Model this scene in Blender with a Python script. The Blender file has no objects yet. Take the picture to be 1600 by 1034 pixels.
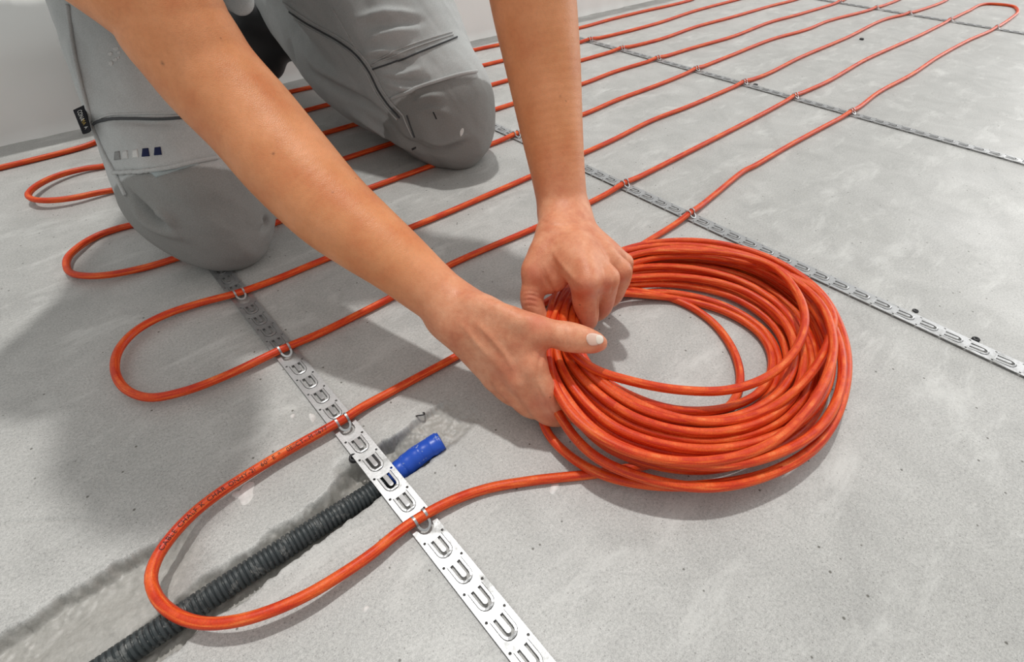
import bpy, math, random
import numpy as np
from mathutils import Vector, Matrix, geometry
from mathutils.bvhtree import BVHTree
import bmesh

SC = bpy.context.scene
COL = SC.collection
rnd = random.Random(7)
nrng = np.random.default_rng(5)

# ------------------------------------------------------------------ camera
FPX = 780.0
YAW, PITCH, ROLL = math.radians(42.8), math.radians(43.8), math.radians(-0.83)
CAM = np.array([-0.073, -0.193, 0.395])
_cy, _sy, _cp, _sp = math.cos(YAW), math.sin(YAW), math.cos(PITCH), math.sin(PITCH)
CD = np.array([_cp * _sy, _cp * _cy, -_sp])
CR = np.array([_cy, -_sy, 0.0])
CN = np.cross(CD, CR)
_c, _s = math.cos(ROLL), math.sin(ROLL)
CR, CN = _c * CR + _s * CN, -_s * CR + _c * CN
cam_data = bpy.data.cameras.new('camera')
cam_data.sensor_width = 36.0
cam_data.lens = FPX / 1600.0 * 36.0
cam_data.clip_start = 0.01
cam = bpy.data.objects.new('camera', cam_data)
COL.objects.link(cam)
M = Matrix.Identity(4)
for i in range(3):
    M[i][0], M[i][1], M[i][2], M[i][3] = CR[i], -CN[i], -CD[i], CAM[i]
cam.matrix_world = M
SC.camera = cam

# ------------------------------------------------------------------ sky, sun, exposure
world = bpy.data.worlds.new('sky')
SC.world = world
world.use_nodes = True
bg = world.node_tree.nodes['Background']
# even overcast sky, a little brighter overhead than at the horizon
_t = world.node_tree
_tc = _t.nodes.new('ShaderNodeTexCoord')
_sx = _t.nodes.new('ShaderNodeSeparateXYZ')
_t.links.new(_tc.outputs['Generated'], _sx.inputs[0])
_rp = _t.nodes.new('ShaderNodeValToRGB')
_rp.color_ramp.elements[0].position, _rp.color_ramp.elements[0].color = 0.0, (0.70, 0.71, 0.70, 1)
_rp.color_ramp.elements[1].position, _rp.color_ramp.elements[1].color = 1.0, (1.0, 1.0, 0.975, 1)
_t.links.new(_sx.outputs[2], _rp.inputs[0])
_t.links.new(_rp.outputs[0], bg.inputs[0])
bg.inputs[1].default_value = 0.72
sun_data = bpy.data.lights.new('sun', 'SUN')
sun_data.energy = 1.7
sun_data.angle = math.radians(2.5)
sun_data.color = (1.0, 0.985, 0.95)
sun = bpy.data.objects.new('sun', sun_data)
COL.objects.link(sun)
SUN_DIR = Vector((-0.16, -0.28, -1.0)).normalized()
sun.rotation_euler = SUN_DIR.to_track_quat('-Z', 'Y').to_euler()
sun.location = (0.1, 0.8, 3.0)
# daylight through the tall window at the far end of the room, beyond the right edge of the view
win_data = bpy.data.lights.new('window_light', 'AREA')
win_data.shape = 'RECTANGLE'
win_data.size, win_data.size_y = 2.2, 4.5
win_data.energy = 105
win_data.color = (1.0, 0.99, 0.97)
win = bpy.data.objects.new('window_light', win_data)
COL.objects.link(win)
win.location = (6.0, -1.0, 1.5)
win.rotation_euler = Vector((-1.0, 0.15, -0.10)).to_track_quat('-Z', 'Y').to_euler()
SC.view_settings.view_transform = 'Standard'
SC.view_settings.look = 'None'
SC.view_settings.exposure = 0.0
SC.view_settings.gamma = 1.0
SC.view_settings.use_curve_mapping = False

# ------------------------------------------------------------------ measuring helpers (photo point -> point in the room)
def ray(x, y):
    return (x - 800.0) / FPX * CR + (y - 517.0) / FPX * CN + CD

def on(x, y, z=0.0):
    q = ray(x, y)
    return CAM + q * ((z - CAM[2]) / q[2])

def at(x, y, dep):
    return CAM + ray(x, y) * dep

def depth(p):
    return float((np.asarray(p) - CAM) @ CD)

def pxr(p, rpx):
    return rpx * depth(p) / FPX

# ------------------------------------------------------------------ materials
def new_mat(name, color, rough=0.6, metal=0.0, spec=0.5):
    m = bpy.data.materials.new(name)
    m.use_nodes = True
    b = m.node_tree.nodes['Principled BSDF']
    b.inputs['Base Color'].default_value = (*color, 1)
    b.inputs['Roughness'].default_value = rough
    b.inputs['Metallic'].default_value = metal
    b.inputs['Specular IOR Level'].default_value = spec
    return m, m.node_tree, b

def node(t, kind, **kw):
    n = t.nodes.new(kind)
    for k, v in kw.items():
        setattr(n, k, v)
    return n

def noise(t, vec, scale, detail=4, rough=0.55, dist=0.0):
    n = node(t, 'ShaderNodeTexNoise')
    n.inputs['Scale'].default_value = scale
    n.inputs['Detail'].default_value = detail
    n.inputs['Roughness'].default_value = rough
    n.inputs['Distortion'].default_value = dist
    if vec is not None:
        t.links.new(vec, n.inputs['Vector'])
    return n.outputs['Fac']

def ramp(t, fac, stops):
    r = node(t, 'ShaderNodeValToRGB')
    e = r.color_ramp.elements
    while len(e) < len(stops):
        e.new(0.5)
    for k, (p, c) in enumerate(stops):
        e[k].position = p
        e[k].color = (*c, 1) if len(c) == 3 else c
    t.links.new(fac, r.inputs[0])
    return r.outputs[0]

def mix(t, fac, a, b, mode='MIX'):
    n = node(t, 'ShaderNodeMix', data_type='RGBA', blend_type=mode)
    for s, v in ((0, fac), (6, a), (7, b)):
        if isinstance(v, (int, float)):
            n.inputs[s].default_value = v
        elif isinstance(v, tuple):
            n.inputs[s].default_value = (*v, 1)
        else:
            t.links.new(v, n.inputs[s])
    return n.outputs[2]

def bump(t, b, height, strength, dist):
    n = node(t, 'ShaderNodeBump')
    n.inputs['Strength'].default_value = strength
    n.inputs['Distance'].default_value = dist
    t.links.new(height, n.inputs['Height'])
    t.links.new(n.outputs[0], b.inputs['Normal'])
    return n

def obj_coord(t):
    return node(t, 'ShaderNodeTexCoord').outputs['Object']

def attr(t, name):
    n = node(t, 'ShaderNodeAttribute')
    n.attribute_name = name
    return n

def G(v):
    return (v, v, v)

def concrete():
    m, t, b = new_mat('concrete', (0.42, 0.41, 0.39), 0.6)
    v = obj_coord(t)
    big = ramp(t, noise(t, v, 3.2, 5, 0.62), [(0.3, (0.385, 0.383, 0.368)), (0.7, (0.455, 0.452, 0.438))])
    mid = ramp(t, noise(t, v, 17, 6, 0.7, 0.6), [(0.35, G(0.90)), (0.5, G(1.0)), (0.68, G(1.10))])
    grain = ramp(t, mix(t, 0.5, noise(t, v, 420, 3, 0.75), noise(t, v, 1100, 2, 0.7)), [(0.34, G(0.62)), (0.5, G(1.0)), (0.66, G(1.28))])
    c = mix(t, 1.0, big, mid, 'MULTIPLY')
    c = mix(t, 1.0, c, grain, 'MULTIPLY')
    # pale cement smears
    mp = node(t, 'ShaderNodeMapping')
    mp.inputs['Scale'].default_value = (5, 14, 1)
    mp.inputs['Rotation'].default_value = (0, 0, 0.35)
    t.links.new(v, mp.inputs[0])
    sm = ramp(t, noise(t, mp.outputs[0], 1.6, 7, 0.72, 0.4), [(0.53, G(0)), (0.70, G(1))])
    c = mix(t, mix(t, 1.0, sm, G(0.75), 'MULTIPLY'), c, (0.60, 0.60, 0.58))
    # small dark pits
    vo = node(t, 'ShaderNodeTexVoronoi')
    vo.inputs['Scale'].default_value = 55
    t.links.new(v, vo.inputs['Vector'])
    pit = ramp(t, vo.outputs['Distance'], [(0.045, G(1)), (0.075, G(0))])
    vo2 = node(t, 'ShaderNodeTexVoronoi')
    vo2.inputs['Scale'].default_value = 210
    t.links.new(v, vo2.inputs['Vector'])
    pit2 = ramp(t, vo2.outputs['Distance'], [(0.08, G(0.55)), (0.14, G(0))])
    c = mix(t, pit, c, (0.12, 0.115, 0.10))
    c = mix(t, pit2, c, (0.14, 0.13, 0.12))
    # raw mortar where the channel is chiselled out
    a = attr(t, 'cut').outputs['Fac']
    raw = ramp(t, noise(t, v, 130, 6, 0.8), [(0.3, (0.25, 0.24, 0.215)), (0.7, (0.44, 0.425, 0.395))])
    c = mix(t, a, c, raw)
    t.links.new(c, b.inputs['Base Color'])
    r = ramp(t, noise(t, v, 9, 4), [(0.3, G(0.40)), (0.7, G(0.55))])
    t.links.new(r, b.inputs['Roughness'])
    b.inputs['Specular IOR Level'].default_value = 0.6
    h = mix(t, 0.5, noise(t, v, 300, 4, 0.7), noise(t, v, 60, 5, 0.7))
    bump(t, b, h, 0.22, 0.0012)
    return m

def plaster():
    m, t, b = new_mat('wall_plaster', (0.80, 0.79, 0.77), 0.8)
    v = obj_coord(t)
    c = ramp(t, noise(t, v, 4, 5), [(0.3, (0.86, 0.86, 0.835)), (0.7, (0.91, 0.91, 0.89))])
    t.links.new(c, b.inputs['Base Color'])
    bump(t, b, noise(t, v, 60, 4), 0.2, 0.001)
    return m

def cable_mat():
    m, t, b = new_mat('cable_red', (0.62, 0.10, 0.02), 0.42)
    v = obj_coord(t)
    a = attr(t, 'along')
    # scuffed lighter streaks that run along the sheath
    cb = node(t, 'ShaderNodeCombineXYZ')
    s1 = node(t, 'ShaderNodeSeparateXYZ')
    t.links.new(a.outputs['Vector'], s1.inputs[0])
    t.links.new(s1.outputs[0], cb.inputs[0])
    t.links.new(s1.outputs[1], cb.inputs[1])
    mp = node(t, 'ShaderNodeMapping')
    mp.inputs['Scale'].default_value = (22, 2.2, 1)
    t.links.new(cb.outputs[0], mp.inputs[0])
    f = noise(t, mp.outputs[0], 1.0, 5, 0.68, 0.3)
    c = ramp(t, f, [(0.28, (0.44, 0.016, 0.005)), (0.45, (0.62, 0.042, 0.006)), (0.56, (0.76, 0.10, 0.013)), (0.70, (0.86, 0.24, 0.065))])
    g = ramp(t, noise(t, v, 900, 2, 0.6), [(0.35, G(0.86)), (0.6, G(1.05))])
    c = mix(t, 1.0, c, g, 'MULTIPLY')
    t.links.new(c, b.inputs['Base Color'])
    r = ramp(t, f, [(0.3, G(0.36)), (0.7, G(0.55))])
    t.links.new(r, b.inputs['Roughness'])
    b.inputs['Specular IOR Level'].default_value = 0.36
    bump(t, b, noise(t, v, 500, 3), 0.15, 0.0004)
    return m

def zinc(name, dirt):
    m, t, b = new_mat(name, (0.5, 0.5, 0.5), 0.42, 0.8)
    v = obj_coord(t)
    c = ramp(t, noise(t, v, 45, 4, 0.6), [(0.3, (0.39, 0.395, 0.40)), (0.7, (0.48, 0.485, 0.49))])
    g = ramp(t, noise(t, v, 900, 3, 0.7), [(0.3, G(0.85)), (0.7, G(1.1))])
    c = mix(t, 1.0, c, g, 'MULTIPLY')
    d = ramp(t, noise(t, v, 24, 6, 0.7), [(0.50, G(0.0)), (0.70, G(dirt))])
    t.links.new(mix(t, d, c, (0.22, 0.22, 0.205)), b.inputs['Base Color'])
    t.links.new(ramp(t, d, [(0, G(0.40)), (1, G(0.7))]), b.inputs['Roughness'])
    t.links.new(ramp(t, d, [(0, G(0.75)), (1, G(0.1))]), b.inputs['Metallic'])
    bump(t, b, noise(t, v, 700, 3), 0.12, 0.0004)
    return m

def conduit_mat():
    m, t, b = new_mat('conduit_grey', (0.03, 0.037, 0.04), 0.5)
    v = obj_coord(t)
    d = ramp(t, noise(t, v, 95, 6, 0.75, 0.5), [(0.52, G(0)), (0.66, G(1))])
    p = node(t, 'ShaderNodeNewGeometry')
    e = ramp(t, p.outputs['Pointiness'], [(0.5, G(0.25)), (0.56, G(1))])
    f = mix(t, 1.0, d, e, 'MULTIPLY')
    t.links.new(mix(t, f, (0.030, 0.038, 0.041), (0.42, 0.42, 0.40)), b.inputs['Base Color'])
    return m

def tape_mat():
    m, t, b = new_mat('blue_tape', (0.01, 0.07, 0.48), 0.35)
    v = obj_coord(t)
    d = ramp(t, noise(t, v, 150, 5, 0.7), [(0.62, G(0)), (0.70, G(1))])
    t.links.new(mix(t, d, (0.008, 0.075, 0.50), (0.40, 0.47, 0.60)), b.inputs['Base Color'])
    return m

def skin_mat():
    m, t, b = new_mat('skin', (0.6, 0.3, 0.17), 0.48, 0, 0.4)
    v = obj_coord(t)
    arm = ramp(t, noise(t, v, 22, 4, 0.6), [(0.32, (0.65, 0.225, 0.088)), (0.5, (0.71, 0.285, 0.12)), (0.68, (0.79, 0.335, 0.155))])
    hand = ramp(t, noise(t, v, 50, 5, 0.65), [(0.32, (0.61, 0.205, 0.105)), (0.5, (0.70, 0.285, 0.155)), (0.68, (0.79, 0.375, 0.22))])
    c = mix(t, attr(t, 'hand').outputs['Fac'], arm, hand)
    c = mix(t, mix(t, 1.0, attr(t, 'flush').outputs['Color'], G(0.8), 'MULTIPLY'), c, (0.60, 0.16, 0.10))
    sp = ramp(t, noise(t, v, 330, 3, 0.7), [(0.32, G(0.95)), (0.55, G(1.02))])
    c = mix(t, 1.0, c, sp, 'MULTIPLY')
    vo = node(t, 'ShaderNodeTexVoronoi')
    vo.inputs['Scale'].default_value = 26
    t.links.new(v, vo.inputs['Vector'])
    fr = ramp(t, vo.outputs['Distance'], [(0.022, G(0.7)), (0.04, G(0))])
    c = mix(t, fr, c, (0.22, 0.09, 0.04))
    t.links.new(c, b.inputs['Base Color'])
    b.inputs['Roughness'].default_value = 0.42
    b.inputs['Subsurface Weight'].default_value = 0.12
    b.inputs['Subsurface Radius'].default_value = (1.0, 0.35, 0.2)
    b.inputs['Subsurface Scale'].default_value = 0.004
    c2 = mix(t, 1.0, attr(t, 'mole').outputs['Color'], G(0.85), 'MULTIPLY')
    t.links.new(mix(t, c2, c, (0.10, 0.04, 0.02)), b.inputs['Base Color'])
    ve = node(t, 'ShaderNodeTexVoronoi', feature='DISTANCE_TO_EDGE')
    ve.inputs['Scale'].default_value = 620
    t.links.new(v, ve.inputs['Vector'])
    cr = ramp(t, ve.outputs['Distance'], [(0.0, G(0)), (0.22, G(1))])
    h = mix(t, 0.5, mix(t, 0.45, noise(t, v, 520, 4, 0.7), cr), noise(t, v, 120, 3, 0.6))
    bump(t, b, h, 0.38, 0.0009)
    return m

def cloth(name, lo, hi, scale=900, pad=None):
    m, t, b = new_mat(name, lo, 0.85, 0, 0.25)
    v = obj_coord(t)
    c = ramp(t, noise(t, v, 14, 5, 0.65), [(0.3, lo), (0.7, hi)])
    if pad:
        c = mix(t, attr(t, 'pad').outputs['Fac'], c, pad)
    w = ramp(t, noise(t, v, scale, 2, 0.6), [(0.3, G(0.86)), (0.7, G(1.1))])
    t.links.new(mix(t, 1.0, c, w, 'MULTIPLY'), b.inputs['Base Color'])
    bump(t, b, noise(t, v, scale, 2), 0.25, 0.0006)
    return m

MAT = dict(
    concrete=concrete(), plaster=plaster(), cable=cable_mat(), zinc=zinc('zinc_clean', 0.0), zinc_dirty=zinc('zinc_dusty', 0.7),
    conduit=conduit_mat(), tape=tape_mat(), skin=skin_mat(),
    trousers=cloth('grey_twill', (0.44, 0.455, 0.45), (0.52, 0.53, 0.525), 900, (0.27, 0.27, 0.26)),
    seam=cloth('grey_seam', (0.44, 0.45, 0.445), (0.52, 0.53, 0.525)),
    seam_dark=cloth('dark_seam', (0.07, 0.075, 0.08), (0.09, 0.095, 0.10)),
    pad=cloth('grey_pad_lining', (0.33, 0.38, 0.385), (0.40, 0.45, 0.455)),
    navy=cloth('navy_cloth', (0.012, 0.018, 0.06), (0.018, 0.025, 0.08)),
    shirt=cloth('black_cotton', (0.006, 0.006, 0.009), (0.010, 0.010, 0.014)),
    white=cloth('white_thread', (0.62, 0.62, 0.60), (0.70, 0.70, 0.68)),
    silver=cloth('silver_thread', (0.25, 0.255, 0.25), (0.29, 0.29, 0.285)),
    pale=cloth('pale_thread', (0.54, 0.54, 0.53), (0.60, 0.60, 0.59)),
    gold=cloth('gold_thread', (0.40, 0.29, 0.08), (0.46, 0.33, 0.10)),
    black=new_mat('black_rubber', (0.012, 0.012, 0.014), 0.5)[0],
    ink=new_mat('black_ink', (0.05, 0.012, 0.008), 0.6)[0],
    nail=new_mat('fingernail', (0.74, 0.50, 0.40), 0.28)[0],
    nail_tip=new_mat('fingernail_edge', (0.76, 0.66, 0.56), 0.35)[0],
    hair=cloth('brown_hair', (0.035, 0.02, 0.012), (0.06, 0.035, 0.02)),
    eye=new_mat('eye_white', (0.75, 0.73, 0.7), 0.25)[0],
    spot=cloth('plaster_spot', (0.66, 0.64, 0.62), (0.76, 0.74, 0.72), 200),
)

# ------------------------------------------------------------------ mesh helpers
def link(name, me, mat, parent=None, smooth=True):
    o = bpy.data.objects.new(name, me)
    COL.objects.link(o)
    if mat is not None and not me.materials:
        me.materials.append(mat)
    if smooth and len(me.polygons):
        me.polygons.foreach_set('use_smooth', np.ones(len(me.polygons), dtype=bool))
    if parent is not None:
        o.parent = parent
        o.matrix_parent_inverse = parent.matrix_basis.inverted()
    return o

def mesh(name, verts, faces):
    me = bpy.data.meshes.new(name)
    me.from_pydata([tuple(map(float, v)) for v in verts], [], faces)
    me.update()
    return me

def np_mesh(name, V, Q):
    """V (n,3) floats, Q (m,4) ints"""
    me = bpy.data.meshes.new(name)
    me.vertices.add(len(V))
    me.vertices.foreach_set('co', np.asarray(V, dtype=np.float32).ravel())
    me.loops.add(Q.size)
    me.loops.foreach_set('vertex_index', Q.astype(np.int32).ravel())
    me.polygons.add(len(Q))
    k = Q.shape[1]
    me.polygons.foreach_set('loop_start', np.arange(0, Q.size, k, dtype=np.int32))
    me.polygons.foreach_set('loop_total', np.full(len(Q), k, dtype=np.int32))
    me.update(calc_edges=True)
    me.validate()
    return me

def thing(name, loc, label, cat, group=None):
    o = bpy.data.objects.new(name, None)
    o.empty_display_size = 0.02
    COL.objects.link(o)
    o.location = tuple(map(float, loc))
    bpy.context.view_layer.update()
    return tag(o, label, cat, group)

def tag(o, label, cat, group=None):
    o['label'] = label
    o['category'] = cat
    if group:
        o['group'] = group
    return o

def spline(pts, step, closed=False):
    """Catmull-Rom through pts (chord-length), resampled evenly"""
    P = np.asarray(pts, float)
    n = len(P)
    if closed:
        P = np.vstack([P[-1], P, P[0], P[1]])
        segs = n
    else:
        P = np.vstack([2 * P[0] - P[1], P, 2 * P[-1] - P[-2]])
        segs = n - 1
    out = []
    for i in range(segs):
        p0, p1, p2, p3 = P[i], P[i + 1], P[i + 2], P[i + 3]
        t0 = 0.0
        t1 = t0 + max(np.linalg.norm(p1 - p0), 1e-6) ** 0.5
        t2 = t1 + max(np.linalg.norm(p2 - p1), 1e-6) ** 0.5
        t3 = t2 + max(np.linalg.norm(p3 - p2), 1e-6) ** 0.5
        m = max(6, int(np.linalg.norm(p2 - p1) / step * 2))
        t = np.linspace(t1, t2, m, endpoint=False)[:, None]
        a1 = (t1 - t) / (t1 - t0) * p0 + (t - t0) / (t1 - t0) * p1
        a2 = (t2 - t) / (t2 - t1) * p1 + (t - t1) / (t2 - t1) * p2
        a3 = (t3 - t) / (t3 - t2) * p2 + (t - t2) / (t3 - t2) * p3
        b1 = (t2 - t) / (t2 - t0) * a1 + (t - t0) / (t2 - t0) * a2
        b2 = (t3 - t) / (t3 - t1) * a2 + (t - t1) / (t3 - t1) * a3
        out.append((t2 - t) / (t2 - t1) * b1 + (t - t1) / (t2 - t1) * b2)
    Q = np.vstack(out + ([out[0][:1]] if closed else [P[-2][None]]))
    L = np.concatenate([[0], np.cumsum(np.linalg.norm(np.diff(Q, axis=0), axis=1))])
    k = max(4, int(L[-1] / step))
    s = np.linspace(0, L[-1], k + 1)
    R = np.stack([np.interp(s, L, Q[:, i]) for i in range(3)], 1)
    return R[:-1] if closed else R

def frames(P, closed=False):
    if closed:
        T = np.roll(P, -1, 0) - np.roll(P, 1, 0)
    else:
        T = np.gradient(P, axis=0)
    T /= np.linalg.norm(T, axis=1)[:, None] + 1e-12
    up = np.array([0, 0, 1.0])
    S = np.cross(T, up)
    nrm = np.linalg.norm(S, axis=1)[:, None]
    S = np.where(nrm > 1e-4, S / np.maximum(nrm, 1e-9), np.array([1.0, 0, 0]))
    N = np.cross(S, T)
    return T, S, N

def tube(name, P, r, sides=12, closed=False, along=False, cap=True, flat=None):
    P = np.asarray(P, float)
    T, S, N = frames(P, closed)
    n = len(P)
    rr = np.broadcast_to(np.asarray(r, float), (n,))
    ang = np.arange(sides) / sides * 2 * math.pi
    ca, sa = np.cos(ang), np.sin(ang)
    fl = 1.0 if flat is None else flat
    V = P[:, None, :] + rr[:, None, None] * (ca[None, :, None] * S[:, None, :] + fl * sa[None, :, None] * N[:, None, :])
    V = V.reshape(-1, 3)
    m = n if closed else n - 1
    i = np.arange(m)[:, None]
    j = np.arange(sides)[None, :]
    a = i * sides + j
    b = i * sides + (j + 1) % sides
    i2 = (i + 1) % n
    Q = np.stack([a, b, i2 * sides + (j + 1) % sides, i2 * sides + j], -1).reshape(-1, 4)
    if not closed and cap:
        V = np.vstack([V, P[0], P[-1]])
        c0, c1 = len(V) - 2, len(V) - 1
        caps = [[c0, (k + 1) % sides, k, k] for k in range(sides)] + [[c1, (n - 1) * sides + k, (n - 1) * sides + (k + 1) % sides, (n - 1) * sides + k] for k in range(sides)]
        tri = []
        faces = [tuple(q) for q in Q.tolist()] + [tuple(dict.fromkeys(c)) for c in caps]
        me = mesh(name, V, faces)
    else:
        me = np_mesh(name, V, Q)
    if along:
        L = np.concatenate([[0], np.cumsum(np.linalg.norm(np.diff(P, axis=0), axis=1))])
        at_ = me.attributes.new('along', 'FLOAT_VECTOR', 'POINT')
        A = np.zeros((len(me.vertices), 3), np.float32)
        k = n * sides
        A[:k, 0] = np.repeat(L, sides)
        A[:k, 1] = np.tile(np.sin(ang), n)
        at_.data.foreach_set('vector', A.ravel())
    return me

def plate(loops, z0, z1):
    """outline + holes (2D lists) -> verts, faces of a plate with thickness"""
    flat = [[Vector((x, y, 0)) for x, y in l] for l in loops]
    tris = geometry.tessellate_polygon(flat)
    pts = [p for l in loops for p in l]
    n = len(pts)
    V = [(x, y, z1) for x, y in pts] + [(x, y, z0) for x, y in pts]
    F = []
    for t in tris:
        a, b, c = [Vector((*pts[k], 0)) for k in t]
        if (b - a).cross(c - a).z < 0:
            t = (t[0], t[2], t[1])
        F.append(tuple(t))
        F.append((t[0] + n, t[2] + n, t[1] + n))
    k = 0
    for l in loops:
        m = len(l)
        for i in range(m):
            a, b = k + i, k + (i + 1) % m
            F.append((a, b, b + n, a + n))
        k += m
    return V, F

def join(parts):
    V, F = [], []
    for v, f in parts:
        k = len(V)
        V += v
        F += [tuple(i + k for i in q) for q in f]
    return V, F

def smooth01(x):
    x = np.clip(x, 0, 1)
    return x * x * (3 - 2 * x)

def vnoise(x, y, seed=0):
    """cheap smooth value noise in [-1,1]"""
    r = np.random.default_rng(seed)
    tab = r.uniform(-1, 1, (64, 64))
    xi, yi = np.floor(x).astype(int), np.floor(y).astype(int)
    fx, fy = smooth01(x - xi), smooth01(y - yi)
    g = lambda a, b: tab[a % 64, b % 64]
    return (g(xi, yi) * (1 - fx) + g(xi + 1, yi) * fx) * (1 - fy) + (g(xi, yi + 1) * (1 - fx) + g(xi + 1, yi + 1) * fx) * fy

def fbm(x, y, seed=0, n=4):
    s = 0
    for i in range(n):
        s = s + vnoise(x * 2 ** i, y * 2 ** i, seed + i) / 2 ** i
    return s

# ================================================================== the setting: floor with the chiselled channel, rear wall
def channel(x, y):
    """depth (m) cut below the slab and how raw the surface is"""
    e1 = 0.0016 * fbm(x * 55, x * 0 + 3, 11) + 0.0011 * fbm(x * 210, y * 210, 12) + 0.0006 * fbm(x * 600, y * 600, 13)
    e2 = 0.0016 * fbm(x * 45, x * 0 + 9, 21) + 0.0010 * fbm(x * 220, y * 220, 22)
    far = 0.0665 + e1 + 0.013 * smooth01((x + 0.050) / 0.035)
    near = 0.0335 + e2 - 0.004 * smooth01((-0.03 - x) / 0.1)
    end = smooth01((0.115 + 0.004 * fbm(y * 80, x * 80, 31) - x) / 0.05)
    steep = 0.013 - 0.008 * smooth01((x + 0.03) / 0.03)
    far_cut = smooth01((far - y) / steep) ** 0.7
    near_cut = smooth01((y - near) / 0.006)
    dep = 0.0118 + 0.0075 * np.exp(-((x + 0.002) / 0.038) ** 2)
    d = dep * far_cut * near_cut * end
    # right of the strip the channel floor climbs to the slab around the taped end
    d *= 1 - 0.55 * smooth01((x - 0.018) / 0.035)
    # the broken-out hollow on the left
    ef = 0.120 + 0.0030 * fbm(x * 38, x * 0 + 5, 41) + 0.0016 * fbm(x * 170, y * 150, 42) + 0.0007 * fbm(x * 520, y * 520, 43)
    hollow = smooth01((ef - y) / 0.007) * smooth01((y - 0.045) / 0.02) * smooth01((-0.128 - x + 0.25 * (y - 0.09)) / 0.05)
    d2 = hollow * (0.0045 + 0.0075 * smooth01((y - 0.070) / 0.035))
    raw = np.maximum(np.clip(d / 0.006, 0, 1), np.clip(d2 / 0.005, 0, 1) * 0.8)
    dd = np.maximum(d, d2)
    rough = raw * (0.0007 * fbm(x * 80, y * 80, 51) + 0.0007 * fbm(x * 330, y * 330, 52))
    # a broken notch beside the anchor plug, and a hairline crack at the far left
    notch = np.exp(-(((x + 0.020) / 0.008) ** 2 + ((y - 0.076) / 0.008) ** 2))
    crack = 0.0016 * np.exp(-((y - 0.1955 + 0.85 * (x + 0.225) + 0.003 * fbm(x * 60, x * 0, 61)) / 0.0013) ** 2) * smooth01((-0.19 - x) / 0.02)
    return dd + 0.006 * notch - rough + crack, np.clip(raw + 0.7 * notch, 0, 1)

def line_coords(lo, a, b, hi, fine, coarse):
    return np.concatenate([np.linspace(lo, a, coarse, endpoint=False), np.arange(a, b, fine), np.linspace(b, hi, coarse)])

xs = line_coords(-3.0, -0.34, 0.14, 9.0, 0.0013, 26)
ys = line_coords(-4.0, -0.02, 0.23, 1.30, 0.0013, 22)
X, Y = np.meshgrid(xs, ys, indexing='ij')
cut, raw = channel(X, Y)
near = (X > -0.36) & (X < 0.15) & (Y > -0.03) & (Y < 0.235)
fade = smooth01((X + 0.345) / 0.02) * 0 + 1
Z = np.where(near, -cut, 0.0)
raw = np.where(near, raw, 0.0)
V = np.stack([X, Y, Z], -1).reshape(-1, 3)
nx, ny = len(xs), len(ys)
ii = (np.arange(nx - 1)[:, None] * ny + np.arange(ny - 1)[None, :]).ravel()
floor_me = np_mesh('floor', V, np.stack([ii, ii + ny, ii + ny + 1, ii + 1], 1))
a_ = floor_me.attributes.new('cut', 'FLOAT', 'POINT')
a_.data.foreach_set('value', raw.ravel().astype(np.float32))
floor = link('floor', floor_me, MAT['concrete'])
floor['kind'] = 'structure'

def floor_z(x, y):
    c, _ = channel(np.array([float(x)]), np.array([float(y)]))
    return float(-c[0]) if (-0.36 < x < 0.15 and -0.03 < y < 0.235) else 0.0

def box_me(name, lo, hi, bev=0.0):
    bm = bmesh.new()
    bmesh.ops.create_cube(bm, size=1)
    for v in bm.verts:
        v.co = Vector([lo[i] + (v.co[i] + 0.5) * (hi[i] - lo[i]) for i in range(3)])
    if bev:
        bmesh.ops.bevel(bm, geom=bm.edges[:], offset=bev, segments=2, affect='EDGES')
    me = bpy.data.meshes.new(name)
    bm.to_mesh(me)
    bm.free()
    return me

# low parapet-height rear wall, its foot slightly uneven where plaster meets slab
wx = np.linspace(-3, 9, 700)
prof = [(0.0, 0.0), (0.006, 0.004), (0.010, 0.02), (0.012, 0.12), (0.012, 0.218), (0.20, 0.218), (0.20, -0.05)]
V, F = [], []
for i, x in enumerate(wx):
    w = 0.0035 * fbm(np.array([x * 30.0]), np.array([1.5]), 71)[0]
    for k, (dy, z) in enumerate(prof):
        V.append((x, 1.078 + dy + (w if k < 2 else 0.0012 * fbm(np.array([x * 9.0]), np.array([z * 9.0]), 72)[0]), z - (0.004 if k == 0 else 0)))
    if i:
        for k in range(len(prof) - 1):
            a = (i - 1) * len(prof) + k
            F.append((a, a + len(prof), a + len(prof) + 1, a + 1))
wall = link('wall_rear', mesh('wall_rear', V, F), MAT['plaster'])
wall['kind'] = 'structure'

# plaster spots dried on the slab (parts of the floor)
def blob(name, px, py, rx, ry, rot, parent, seed, mat):
    c = on(px, py)
    r = random.Random(seed)
    n = 22
    ph = [r.uniform(0, 6.28) for _ in range(3)]
    ring = []
    for k in range(n):
        a = k / n * 2 * math.pi
        q = 1 + 0.14 * math.sin(2 * a + ph[0]) + 0.10 * math.sin(3 * a + ph[1]) + 0.06 * math.sin(5 * a + ph[2])
        u, v = rx * q * math.cos(a), ry * q * math.sin(a)
        ring.append((c[0] + u * math.cos(rot) - v * math.sin(rot), c[1] + u * math.sin(rot) + v * math.cos(rot)))
    z = max(floor_z(x, y) for x, y in ring + [(c[0], c[1])])
    V = [(x, y, z - 0.0008) for x, y in ring] + [(c[0] + (x - c[0]) * .86, c[1] + (y - c[1]) * .86, z + 0.0005) for x, y in ring] + [(c[0], c[1], z + 0.0008)]
    F = [(k, (k + 1) % n, n + (k + 1) % n, n + k) for k in range(n)] + [(n + k, n + (k + 1) % n, 2 * n) for k in range(n)]
    return link(name, mesh(name, V, F), mat, parent)

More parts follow.
